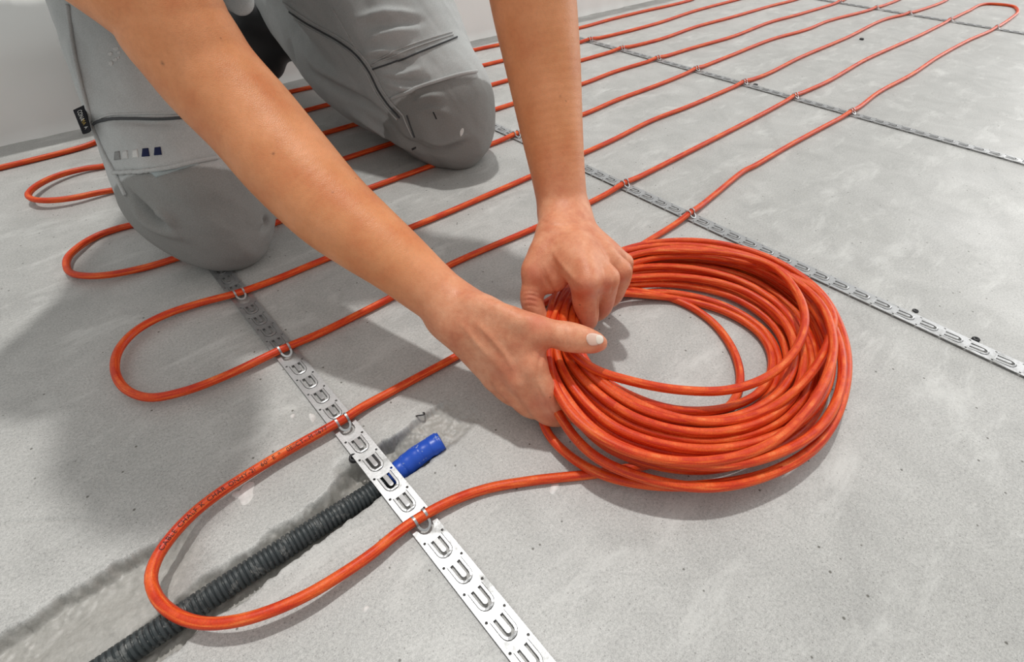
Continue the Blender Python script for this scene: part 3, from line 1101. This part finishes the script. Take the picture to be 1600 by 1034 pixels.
def lap(V, Q, w):
    acc = np.zeros_like(V)
    num = np.zeros(len(V))
    for a, b in ((0, 1), (1, 2), (2, 3), (3, 0)):
        for i, j in ((a, b), (b, a)):
            for c in range(3):
                acc[:, c] += np.bincount(Q[:, i], V[Q[:, j], c], len(V))
            num += np.bincount(Q[:, i], minlength=len(V))
    m = num > 0
    out = V.copy()
    out[m] = V[m] * (1 - w) + w * acc[m] / num[m, None]
    return out

def vnormals(V, Q):
    n = np.cross(V[Q[:, 2]] - V[Q[:, 0]], V[Q[:, 3]] - V[Q[:, 1]])
    N = np.zeros_like(V)
    for k in range(4):
        for c in range(3):
            N[:, c] += np.bincount(Q[:, k], n[:, c], len(V))
    return N / (np.linalg.norm(N, axis=1)[:, None] + 1e-12)

def zchain(l, **kw):
    """joints as (photo x, photo y, height, radius in photo pixels)"""
    P = [on(x, y, z) for x, y, z, r in l]
    return Chain(P, [pxr(p, q[3]) for p, q in zip(P, l)], **kw)
def dchain(l, **kw):
    """joints as (photo x, photo y, distance, radius in photo pixels)"""
    P = [at(x, y, d) for x, y, d, r in l]
    return Chain(P, [pxr(p, q[3]) for p, q in zip(P, l)], **kw)

SHR, SHL = np.array([-0.09, 0.53, 0.47]), np.array([0.26, 0.49, 0.57])
PELV, CHEST = np.array([0.245, 0.875, 0.44]), np.array([0.065, 0.61, 0.535])
NECK, HEAD = np.array([0.01, 0.50, 0.615]), np.array([-0.010, 0.42, 0.70])

# --- right arm and hand (on the photo's left)
R_arm = Chain([SHR, at(200, -40, .425), at(281, 54, .450), at(330, 120, .467), at(395, 190, .477), at(450, 255, .478), at(512, 321, .475), at(565, 365, .472), at(618, 406, .468), at(668, 448, .466), at(712, 483, .465), at(738, 502, .464)],
              [.060, .0485, .0475, .0462, .0452, .0443, .0405, .0362, .0312, .0272, .0245, .0235], k=.004)
R_hand = [
    zchain([(712, 483, .088, 38), (758, 496, .092, 31), (800, 530, .086, 27), (832, 572, .073, 21)], k=.012),
    zchain([(706, 490, .084, 36), (744, 512, .084, 30), (785, 555, .073, 25), (812, 592, .060, 20)], k=.010),
    zchain([(704, 494, .078, 33), (734, 524, .074, 28), (768, 563, .060, 23), (793, 600, .046, 18)], k=.010),
    zchain([(702, 498, .074, 31), (724, 528, .066, 26), (752, 566, .050, 21), (772, 592, .038, 17)], k=.010),
    zchain([(760, 494, .094, 27), (800, 512, .095, 29), (836, 519, .096, 25)], k=.010),            # ball of the thumb
    zchain([(815, 530, .088, 18), (834, 552, .080, 14)], k=.012),                                    # web
    zchain([(800, 506, .096, 25), (836, 517, .097, 24.5), (864, 521, .095, 22), (887, 526, .093, 24), (908, 530, .089, 22), (926, 534, .085, 18), (936, 536, .082, 13)], k=.006),
    zchain([(832, 572, .073, 21), (850, 608, .055, 19), (866, 636, .036, 17), (884, 642, .024, 16), (902, 636, .016, 14), (916, 628, .014, 12)], k=.006),
    zchain([(812, 592, .060, 20), (832, 622, .042, 18), (850, 645, .026, 16.5), (872, 652, .016, 15), (894, 645, .013, 13)], k=.005),
    zchain([(793, 600, .046, 18), (812, 624, .032, 17), (830, 638, .020, 16), (855, 640, .014, 15), (878, 632, .012, 13)], k=.005),
    zchain([(772, 592, .038, 17), (790, 612, .026, 16), (808, 622, .016, 15), (832, 622, .012, 13), (850, 615, .011, 12)], k=.005),
]
# tendon to the thumb and the wrist bone
R_hand += [zchain([(735, 470, .108, 8), (775, 482, .112, 8), (812, 500, .112, 9)], k=.014),
           zchain([(706, 512, .082, 14)], k=.014)]

# --- left arm and hand
L_arm = Chain([SHL, at(800, -230, .455), at(818, -110, .478), at(833, 0, .500), at(848, 99, .520), at(861, 197, .537), at(872, 273, .547), at(880, 329, .553), at(884, 356, .553)],
              [.054, .0455, .0445, .0430, .0392, .0338, .0292, .0272, .0265], k=.004)
L_hand = [
    zchain([(874, 336, .106, 30), (866, 366, .108, 25), (890, 404, .110, 24), (914, 440, .102, 22)], k=.010),
    zchain([(882, 336, .107, 32), (886, 366, .109, 25), (918, 402, .110, 23), (946, 436, .099, 20)], k=.010),
    zchain([(888, 336, .106, 30), (902, 364, .107, 24), (940, 396, .104, 21), (967, 423, .090, 17.5)], k=.010),
    zchain([(892, 336, .104, 27), (914, 364, .100, 22), (950, 392, .094, 18), (973, 409, .080, 14)], k=.010),
    zchain([(862, 368, .106, 23), (850, 394, .103, 24), (838, 424, .092, 22)], k=.010),
    zchain([(856, 408, .098, 22), (870, 436, .088, 18)], k=.012),
    zchain([(846, 430, .088, 16), (858, 446, .080, 12)], k=.010),
    zchain([(838, 422, .092, 22), (834, 446, .080, 19), (831, 466, .070, 18.5), (836, 486, .060, 17), (846, 503, .052, 13)], k=.006),
    zchain([(916, 438, .104, 23), (915, 470, .078, 21), (919, 500, .053, 15), (903, 508, .034, 15), (886, 494, .026, 14), (874, 480, .024, 12)], k=.006),
    zchain([(948, 435, .100, 20), (946, 458, .078, 17), (941, 482, .054, 14), (924, 490, .034, 14), (904, 482, .026, 13), (890, 472, .024, 11)], k=.004),
    zchain([(970, 423, .091, 17), (966, 446, .070, 14.5), (957, 466, .050, 12.5), (938, 472, .032, 12.5), (916, 466, .024, 12), (902, 458, .022, 11)], k=.004),
    zchain([(976, 411, .080, 13.5), (975, 432, .064, 12), (968, 448, .047, 11), (948, 456, .030, 11), (928, 450, .024, 11)], k=.004),
]
L_hand += [zchain([(904, 380, .118, 7), (914, 412, .118, 8), (920, 440, .112, 10)], k=.020)]

# --- trunk, neck and head (mostly outside the frame, but they carry the arms and throw the shade)
trunk = [
    Chain([PELV, (PELV * .55 + CHEST * .45) + [0, 0, .01], CHEST, CHEST * .4 + NECK * .6], [.125, .120, .130, .085], k=.02, flat=((0.1, 0.55, 0.8), .80)),
    Chain([SHR, SHR * .55 + CHEST * .45 + [0, 0, .03], SHL * .5 + CHEST * .5 + [0, 0, .02], SHL], [.060, .080, .080, .058], k=.03),
    Chain([CHEST * .35 + NECK * .65, NECK, NECK * .45 + HEAD * .55], [.066, .058, .056], k=.02),
    Chain([HEAD + [0.0, .035, .030], HEAD + [0.0, .0, .012], HEAD + [-.004, -.04, -.030]], [.088, .092, .070], k=.02, flat=((1, 0, 0), .84)),
    Chain([HEAD + [-.006, -.06, -.055], HEAD + [-.008, -.072, -.078]], [.048, .030], k=.02, flat=((1, 0, 0), .9)),
    Chain([HEAD + [-.006, -.095, .010], HEAD + [-.008, -.112, -.022]], [.010, .013], k=.014),
    Chain([HEAD + [-.008, -.102, -.052]], [.016], k=.012, flat=((0, 0, 1), .5)),
    Chain([HEAD + [-.044, -.078, .026], HEAD + [-.006, -.094, .032], HEAD + [.034, -.078, .026]], [.010, .010, .010], k=.014),
    Chain([HEAD + [-.086, .012, .012], HEAD + [-.084, .004, -.020]], [.020, .012], k=.006, flat=((1, 0, 0), .4)),
    Chain([HEAD + [.082, .012, .012], HEAD + [.080, .004, -.020]], [.020, .012], k=.006, flat=((1, 0, 0), .4)),
]
eye_c = [HEAD + [-.036, -.076, .008], HEAD + [.026, -.076, .008]]
for e in eye_c:
    trunk.append(Chain([e + [0, -.012, 0]], [.014], k=.006, cut=True))
bodyV, bodyQ = surface(trunk + [R_arm] + R_hand + [L_arm] + L_hand, 0.0015)

# ridges and folds laid on the skin: creases follow polylines given on the photo, found on the surface by sight line
def bvh_of(V, Q):
    return BVHTree.FromPolygons([tuple(v) for v in V], [tuple(q) for q in Q.tolist()])
def on_surface(bvh, px, py, eye=CAM):
    d = Vector(ray(px, py)).normalized()
    h = bvh.ray_cast(Vector(eye), d)
    return (np.array(h[0]), np.array(h[1])) if h[0] is not None else (None, None)
def poly_on(bvh, pts, step=4.0):
    """photo polyline -> densely sampled surface points and normals"""
    c = spline([(x, y, 0) for x, y in pts], step)
    P, N = [], []
    for x, y, _ in c:
        p, n = on_surface(bvh, x, y)
        if p is not None:
            P.append(p)
            N.append(n)
    return np.array(P), np.array(N)
def press(V, Nrm, line, width, height):
    """raise (or press in, height < 0) the surface along a line with a gaussian section"""
    if len(line) < 2:
        return V
    lo, hi = line.min(0) - 3 * width, line.max(0) + 3 * width
    m = np.nonzero(np.all((V > lo) & (V < hi), 1))[0]
    if not len(m):
        return V
    d = np.full(len(m), 9.0)
    tt = np.zeros(len(m))
    for i, (a, b) in enumerate(zip(line[:-1], line[1:])):
        ab = b - a
        t = np.clip((V[m] - a) @ ab / (ab @ ab + 1e-15), 0, 1)
        dd = np.linalg.norm(V[m] - a - t[:, None] * ab, axis=1)
        w = dd < d
        d = np.where(w, dd, d)
        tt = np.where(w, (i + t) / (len(line) - 1), tt)
    taper = np.sqrt(np.clip(np.sin(np.pi * np.clip(tt, 0.02, 0.98)), 0, 1))
    V = V.copy()
    V[m] += (height * taper * np.exp(-(d / width) ** 2))[:, None] * Nrm[m]
    return V

bodyV0 = bodyV
bvh_body = bvh_of(bodyV, bodyQ)
bn = vnormals(bodyV, bodyQ)
for pts, w, h in [
    ([(884, 508), (884, 526), (888, 545)], .0012, -.0009), ([(877, 512), (877, 528), (880, 545)], .0010, -.0005),
    ([(900, 512), (900, 528)], .0010, -.0005),
    ([(818, 463), (826, 461), (838, 463), (847, 468)], .0013, -.0010), ([(816, 470), (828, 468), (842, 472)], .0011, -.0009), ([(817, 456), (830, 455), (845, 460)], .0010, -.0006), ([(818, 478), (830, 477), (842, 481)], .0010, -.0006),
    ([(845, 418), (853, 438), (866, 456), (884, 470)], .0022, -.0018), ([(842, 408), (850, 422), (858, 440)], .0012, -.0006),
    ([(838, 600), (846, 618), (862, 640), (872, 652)], .0014, -.0014),
    ([(848, 548), (842, 570), (843, 596)], .0020, -.0012), ([(815, 492), (832, 490), (845, 494)], .0012, -.0008), ([(826, 548), (832, 560), (834, 576)], .0012, -.0006),
    ([(860, 385), (872, 405), (888, 425), (903, 440)], .0030, .0012),
    ([(740, 500), (765, 525), (790, 555), (806, 585)], .0030, .0014), ([(720, 505), (745, 535), (765, 560)], .0030, .0012),
    ([(936, 452), (934, 475), (933, 495)], .0014, -.0016), ([(961, 440), (955, 458)], .0012, -.0014),
    ([(845, 345), (870, 352), (900, 348), (918, 342)], .0022, -.0008), ([(843, 360), (872, 366), (905, 362)], .0018, -.0006),
]:
    ln, _ = poly_on(bvh_body, pts)
    bodyV = press(bodyV, bn, ln, w, h)

body_me = np_mesh('person', bodyV, bodyQ)
def soft_dist(V, pts, r):
    d = np.min([np.linalg.norm(V - np.asarray(p), axis=1) for p in pts], 0)
    return np.exp(-(d / r) ** 2)
hc = np.min([np.linalg.norm(bodyV - on(830, 575, .05), axis=1), np.linalg.norm(bodyV - on(915, 445, .08), axis=1)], 0)
a_ = body_me.attributes.new('hand', 'FLOAT', 'POINT')
a_.data.foreach_set('value', smooth01((0.165 - hc) / 0.09).astype(np.float32))
fl = np.zeros(len(bodyV))
for (x, y, r, amt) in [(919, 452, .011, .55), (948, 444, .010, .45), (970, 436, .008, .4), (832, 428, .010, .5), (828, 466, .010, .55), (840, 498, .010, .6), (925, 500, .010, .35),
                       (888, 520, .008, .15), (935, 545, .006, .35), (850, 632, .014, .55), (866, 650, .012, .6), (850, 555, .008, .5), (800, 580, .02, .25), (905, 500, .012, .35), (948, 485, .010, .45), (960, 470, .01, .45)]:
    p, _ = on_surface(bvh_body, x, y)
    if p is not None:
        fl = np.maximum(fl, amt * soft_dist(bodyV, [p], r))
mo = np.zeros(len(bodyV))
for x, y, r in [(427, 240, .0016), (254, 99, .0020), (875, 150, .0012), (520, 300, .0010), (884, 158, .0010), (345, 60, .0011), (853, 632, .0010)]:
    p, _ = on_surface(bvh_body, x, y)
    if p is not None:
        mo = np.maximum(mo, soft_dist(bodyV, [p], r * .72))
a_ = body_me.attributes.new('mole', 'FLOAT_COLOR', 'POINT')
a_.data.foreach_set('color', np.repeat(np.clip(mo * 0.8, 0, 1)[:, None], 4, 1).astype(np.float32).ravel())
fl = fl * 1.25
a_ = body_me.attributes.new('flush', 'FLOAT_COLOR', 'POINT')
a_.data.foreach_set('color', np.repeat(np.clip(fl, 0, 1)[:, None], 4, 1).astype(np.float32).ravel())
person = link('person', body_me, MAT['skin'])
tag(person, 'person kneeling with bare forearms, both hands gripping the coil of cable', 'person')

def pnl(name, bvh, outline, mat, parent, lift=0.0006, thick=0.0008, n=10, label=None, disc=False):
    """a four-cornered patch laid on a surface; corners in photo pixels"""
    c = np.array(outline, float)
    V, ok = [], True
    for i in range(n + 1):
        for j in range(n + 1):
            u, v = i / n, j / n
            if disc:
                a, b = 2 * u - 1, 2 * v - 1
                u, v = 0.5 + 0.5 * a * math.sqrt(1 - b * b * .45), 0.5 + 0.5 * b * math.sqrt(1 - a * a * .45)
            q = (c[0] * (1 - u) + c[1] * u) * (1 - v) + (c[3] * (1 - u) + c[2] * u) * v
            p, nn = on_surface(bvh, *q)
            if p is None:
                p, nn = V[-1] if V else (at(q[0], q[1], .7), -CD)
            V.append((p, nn))
    m = (n + 1) ** 2
    W = [p + nn * (lift + thick) for p, nn in V] + [p - nn * 0.001 for p, nn in V]
    F = []
    for i in range(n):
        for j in range(n):
            a = i * (n + 1) + j
            F.append((a, a + n + 1, a + n + 2, a + 1))
    rim = [i * (n + 1) for i in range(n)] + [n * (n + 1) + j for j in range(n)] + [i * (n + 1) + n for i in range(n, 0, -1)] + [j for j in range(n, 0, -1)]
    for a, b in zip(rim, rim[1:] + rim[:1]):
        F.append((b, a, a + m, b + m))
    o = link(name, mesh(name, W, F), mat, parent)
    if label:
        o['label'] = label
    return o

# thumbnail of the right hand
pnl('fingernail', bvh_body, [(914, 519), (941, 523), (942, 537), (918, 542)], MAT['nail'], person, .0002, .0006, 10, None, True)
pnl('fingernail_edge', bvh_body, [(930, 522), (942, 525), (942, 536), (931, 539)], MAT['nail_tip'], person, .0004, .0006, 8, None, True)
for e in eye_c:
    bm = bmesh.new()
    bmesh.ops.create_uvsphere(bm, u_segments=16, v_segments=10, radius=.0125)
    me = bpy.data.meshes.new('eye')
    bm.to_mesh(me)
    bm.free()
    o = link('eye', me, MAT['eye'], person)
    o.location = tuple(e + [0, -.006, 0])
hv, hq = surface([Chain([HEAD + [0, .045, .035], HEAD + [0, .0, .030]], [.094, .096], k=.01, flat=((1, 0, 0), .86)), Chain([HEAD + [0, -.06, -.03], HEAD + [0, -.09, -.06]], [.085, .09], k=.01, cut=True)], .004)
hv = hv + vnormals(hv, hq) * (0.003 * np.sin(hv[:, :1] * 420 + hv[:, 1:2] * 150))
link('hair', np_mesh('hair', hv, hq), MAT['hair'], person)

# --- shirt
shirt = [
    Chain([PELV + [0, -.02, .03], (PELV * .55 + CHEST * .45) + [0, 0, .005], CHEST, CHEST * .5 + NECK * .5], [.155, .150, .155, .105], k=.02, flat=((0.1, 0.55, 0.8), .80)),
    Chain([SHR, SHR * .5 + CHEST * .5 + [0, 0, .03], SHL * .5 + CHEST * .5 + [0, 0, .02], SHL], [.082, .100, .100, .080], k=.03),
    Chain([SHR, SHR * .45 + at(170, -75, .42) * .55], [.080, .068], k=.03),
    Chain([SHL, SHL * .40 + at(800, -230, .455) * .60], [.078, .070], k=.03),
]
sv, sq = surface(shirt, .006)
sv = sv + vnormals(sv, sq) * (.006 * fbm(sv[:, 0] * 12 + sv[:, 2] * 5, sv[:, 1] * 12, 81))[:, None]
link('shirt', np_mesh('shirt', sv, sq), MAT['shirt'], person)

# --- trousers
KR, KL = on(310, 298, .085), on(688, 168, .085)
HR, HL = np.array([0.135, 0.84, 0.39]), np.array([0.40, 0.845, 0.41])
AR, AL = np.array([0.045, 0.93, 0.10]), np.array([0.415, 0.94, 0.095])
tro = [
    Chain([KR + [0, .004, -.002], KR * .72 + HR * .28 + [0, -.002, .008], KR * .35 + HR * .65, HR], [.083, .090, .100, .112], k=.02),
    Chain([KL + [.004, .004, -.002], KL * .72 + HL * .28 + [.004, 0, .006], KL * .35 + HL * .65, HL], [.085, .096, .106, .114], k=.02),
    Chain([KR + [0, .03, -.012], KR * .45 + AR * .55 + [0, 0, .0], AR], [.072, .070, .055], k=.03),
    Chain([KL + [0, .03, -.012], KL * .45 + AL * .55 + [-.01, 0, .0], AL], [.072, .072, .058], k=.03),
    dchain([(520, -30, .83, 85), (560, 40, .855, 72), (600, 105, .865, 60), (640, 165, .86, 48)], k=.025),
    dchain([(455, -10, 1.0, 62), (500, 60, .97, 56), (545, 120, .93, 50), (600, 165, .90, 42)], k=.03),
    Chain([HR, PELV, HL], [.118, .135, .118], k=.04),
    Chain([KR + [0.004, -.035, -.045], KR + [.0, -.03, .03]], [.044, .046], k=.05),
    Chain([KL + [0.012, -.030, -.045], KL + [.006, -.03, .03]], [.046, .048], k=.05),
]
tv, tq = surface(tro, .0032, relax=2)
tv[:, 2] = np.maximum(tv[:, 2], 0.0012)
bvh_t = bvh_of(tv, tq)
tn = vnormals(tv, tq)
folds = [
    # left leg: fans of creases above the knee
    ([(560, 28), (600, 20), (650, 22)], .006, .004), ([(565, 40), (610, 38), (660, 34)], .006, -.003), ([(575, 60), (615, 50), (650, 46)], .007, .004),
    ([(570, 85), (600, 80), (630, 84)], .005, .004), ([(575, 92), (605, 92), (640, 96)], .004, -.003), ([(595, 112), (620, 118), (660, 108)], .006, .004),
    ([(600, 128), (630, 138), (655, 140)], .006, .004), ([(605, 120), (640, 128), (675, 124)], .005, -.003), ([(645, 160), (665, 152), (690, 150)], .005, .004), ([(650, 172), (680, 172), (705, 178)], .006, .003),
    ([(655, 215), (690, 222), (725, 212)], .007, .005), ([(648, 222), (690, 232), (730, 222)], .005, -.005), ([(620, 205), (640, 222), (670, 236), (710, 238)], .006, -.004),
    ([(480, 110), (530, 140), (585, 170), (620, 200)], .010, -.006), ([(470, 70), (500, 105), (560, 140)], .012, .006), ([(545, 175), (590, 200), (640, 230)], .010, .006), ([(450, 60), (470, 120), (500, 160)], .012, -.006),
    # right leg: deep crease at the side of the knee
    ([(200, 302), (215, 318), (235, 335), (258, 350)], .006, -.010), ([(206, 320), (225, 342), (250, 358), (290, 372)], .008, .006), ([(240, 326), (262, 340), (270, 356)], .007, .006),
    ([(414, 338), (419, 350), (410, 362)], .005, -.006), ([(140, 190), (200, 186), (280, 192)], .006, -.003), ([(180, 270), (235, 268), (300, 262)], .004, -.003), ([(110, 60), (130, 120), (150, 190)], .010, .005),
    ([(160, 40), (200, 90), (210, 150)], .02, .004), ([(210, 282), (280, 290), (360, 300)], .02, .003),
]
for pts, w, h in folds:
    ln, _ = poly_on(bvh_t, pts)
    tv = press(tv, tn, ln, w * .9, h * (1.6 if pts[0][0] > 430 else 1.3))
tv = tv + tn * (0.0022 * fbm(tv[:, 0] * 22 + tv[:, 2] * 9, tv[:, 1] * 22 - tv[:, 2] * 14, 91))[:, None]
bvh_t = bvh_of(tv, tq)
padw = np.zeros(len(tv))
for l, c, R in ((((179, 270), (260, 262), (340, 246)), KR, .19), (((612, 154), (680, 128), (744, 112)), KL, .19)):
    q = [on_surface(bvh_t, *p)[0] for p in l]
    q = [p for p in q if p is not None]
    e = q[-1] - q[0]
    nn_ = np.cross(e, CD)
    nn_ /= np.linalg.norm(nn_)
    if nn_[2] > 0:
        nn_ = -nn_
    side_ = (tv - q[1]) @ nn_
    padw = np.maximum(padw, smooth01(side_ / .0025 + .5) * (np.linalg.norm(tv - c, axis=1) < R) * (tv[:, 1] < c[1] + .045 + 0.2 * np.clip(tv[:, 2], 0, .2)))
tro_me = np_mesh('trousers', tv, tq)
a_ = tro_me.attributes.new('pad', 'FLOAT', 'POINT')
a_.data.foreach_set('value', padw.astype(np.float32))
trousers = link('trousers', tro_me, MAT['trousers'], person)
trousers['label'] = 'dusty grey work trousers with padded knees'
bvh_t = bvh_of(tv, tq)

def seam(name, pts, r, mat, lift=0.0, flat=0.6, step=3.0, label=None):
    P, N = poly_on(bvh_t, pts, step)
    if len(P) < 3:
        return None
    runs, cur = [], [0]
    for i in range(1, len(P)):      # where the line jumps across a fold, keep its longest run
        if np.linalg.norm(P[i] - P[i - 1]) < 0.03:
            cur.append(i)
        else:
            runs.append(cur)
            cur = [i]
    keep = max(runs + [cur], key=len)
    if len(keep) < 3:
        return None
    P, N = P[keep], N[keep]
    for _ in range(2):
        P[1:-1] = 0.5 * P[1:-1] + 0.25 * (P[2:] + P[:-2])
    o = link(name, tube(name, P + N * (lift + r * 0.45), r, 8), mat, trousers)
    if label:
        o['label'] = label
    return o
# right leg
seam('seam', [(141, 202), (150, 192), (172, 186), (210, 185), (250, 186), (290, 184)], .0016, MAT['seam_dark'], 0)
seam('seam', [(140, 196), (165, 181), (210, 178), (285, 178)], .0011, MAT['seam'], 0)
seam('pocket_hem', [(179, 270), (215, 268), (260, 262), (300, 254), (340, 246)], .0024, MAT['seam'], .0006)
seam('seam', [(107, 8), (111, 40), (118, 90), (127, 130), (138, 170), (149, 205), (164, 240), (183, 275), (197, 305)], .0022, MAT['seam'], .0)
for x, m in ((184, 'silver'), (196, 'pale'), (212, 'white'), (228, 'navy'), (247, 'navy')):
    w = 4 if x < 220 else 5
    pnl('stripe_patch', bvh_t, [(x - w, 237 - (x - 184) * .10), (x + w - 1, 236 - (x - 184) * .10), (x + w + 1, 249 - (x - 184) * .115), (x - w - 1, 250 - (x - 184) * .115)], MAT[m], trousers, .0003, .0004, 4)
pnl('pad_lining', bvh_t, [(230, 266), (312, 251), (310, 256), (244, 277)], MAT['pad'], trousers, .0008, .0008, 6, 'pale knee pad showing under the pocket hem')
# left leg
for dx, dy, m in ((0, 0, 'seam'), (-5, 4, 'seam_dark'), (-9, 7, 'seam')):
    seam('seam', [(438 + dx, 0 + dy), (480 + dx, 30 + dy), (530 + dx, 58 + dy), (558 + dx, 78 + dy), (580 + dx, 105 + dy), (598 + dx, 140 + dy), (612 + dx, 160 + dy), (630 + dx, 180 + dy)], .0015, MAT[m], .0003)
seam('seam', [(519, 12), (534, 38), (548, 62), (558, 78)], .0011, MAT['seam'], .0002)
seam('pocket_hem', [(583, 108), (620, 96), (660, 80), (705, 62), (714, 58)], .0012, MAT['seam_dark'], .0004)
seam('seam', [(580, 103), (618, 86), (660, 70), (708, 54)], .0011, MAT['seam'], .0002)
seam('seam', [(582, 99), (616, 80), (660, 64), (706, 50)], .0011, MAT['seam'], .0002)
seam('pocket_hem', [(612, 154), (640, 142), (680, 128), (720, 116), (744, 112)], .0026, MAT['seam'], .0006)
seam('seam', [(630, 180), (636, 195), (645, 214)], .0012, MAT['seam'], .0003)
seam('seam', [(636, 180), (641, 195), (648, 214)], .0012, MAT['seam_dark'], .0003)
pnl('paint_mark', bvh_t, [(718, 204), (724, 198), (725, 206), (719, 216)], MAT['white'], trousers, .0002, .0003, 6, None, True)
for x, y, a, b in [(172, 84, 4, 3), (181, 76, 5, 3), (186, 82, 3, 2), (173, 99, 4, 4), (180, 93, 4, 3), (185, 90, 2, 2)]:
    pnl('paint_mark', bvh_t, [(x - a, y - b + 1), (x + a, y - b - 1), (x + a, y + b), (x - a + 1, y + b)], MAT['pale'], trousers, .0001, .0003, 4, None, True)
pnl('black_mark', bvh_t, [(676, 175), (678, 175), (683, 186), (681, 186)], MAT['black'], trousers, .0002, .0003, 3)
pnl('black_mark', bvh_t, [(643, 232), (650, 229), (650, 232), (644, 235)], MAT['black'], trousers, .0002, .0003, 3)

# black cloth tag sewn into the outer side seam, standing away from the leg
p0, n0 = on_surface(bvh_t, 134, 168)
p1, n1 = on_surface(bvh_t, 146, 203)
def tag_geom():
    dp = depth(p0) - .002
    a, b, c, d = at(131, 164, dp), at(114, 172, dp + .004), at(129, 209, dp + .002), at(141, 203, dp - .004)
    return a, b, c, d
A_, B_, C_, D_ = tag_geom()
nrm = np.cross(B_ - A_, D_ - A_)
nrm /= np.linalg.norm(nrm)
if nrm @ (CAM - A_) < 0:
    nrm = -nrm
V, F = [], []
for i in range(9):
    for j in range(5):
        u, v = i / 8, j / 4
        p = (A_ * (1 - u) + D_ * u) * (1 - v) + (B_ * (1 - u) + C_ * u) * v
        V.append(p + nrm * (.0012 * math.sin(v * math.pi) * math.sin(u * 5)))
V += [p - nrm * .0012 for p in V]
for i in range(8):
    for j in range(4):
        a = i * 5 + j
        F += [(a, a + 1, a + 6, a + 5), (a + 45, a + 50, a + 51, a + 46)]
rim = [i * 5 for i in range(8)] + [40 + j for j in range(4)] + [i * 5 + 4 for i in range(8, 0, -1)] + [j for j in range(4, 0, -1)]
F += [(a, b, b + 45, a + 45) for a, b in zip(rim, rim[1:] + rim[:1])]
lt = link('label_tag', mesh('label_tag', V, F), MAT['shirt'], trousers, smooth=False)
lt['label'] = 'black woven tag with pale and gold lettering'
def tag_text(s, u0, mat):
    (V, F), w = text_geom(s, 1.0)
    h = 0.5
    W = []
    ln = np.linalg.norm(D_ - A_)
    for x, y, _ in V:
        u = u0 + x * 0.0042 / ln
        v = 0.40 + 0.42 * (0.36 - y) / 0.72 * -1 * -1
        p = (A_ * (1 - u) + D_ * u) * (1 - v) + (B_ * (1 - u) + C_ * u) * v
        W.append(p + nrm * (.0012 * math.sin(v * math.pi) * math.sin(u * 5) + .0004))
    link('lettering', mesh('lettering', W, F), mat, trousers, smooth=False)
tag_text('CONA', 0.15, MAT['white'])
tag_text('MA', 0.52, MAT['gold'])
tag_text('A', 0.78, MAT['white'])

# --- work shoes, toes tucked under
for sh in ([Chain([AR + [0, .035, .02], AR + [0, .085, -.015], AR + [0, .075, -.055]], [.048, .042, .036], k=.02),
            Chain([AR + [0, .07, -.06], AR + [0, .03, -.078]], [.036, .026], k=.02, flat=((0, 0, 1), .7))],
           [dchain([(470, 60, 1.05, 34), (430, 45, 1.02, 38), (392, 34, 1.0, 34)], k=.02),
            dchain([(392, 34, 1.0, 34), (412, 72, 1.04, 33), (425, 100, 1.07, 19), (424, 114, 1.08, 12)], k=.02)]):
    v, q = surface(sh, .004)
    v[:, 2] = np.maximum(v[:, 2], .0)
    link('shoe', np_mesh('shoe', v, q), MAT['black'], person)
# rounded flap of the tool pocket that hangs at the hip
fv, fq = surface([Chain([at(300, -40, .66), at(345, -18, .65), at(377, 4, .64)], [.020, .019, .0165], k=.004, flat=(CD, .5))], .0016)
o = link('pocket_flap', np_mesh('pocket_flap', fv, fq), MAT['trousers'], trousers)
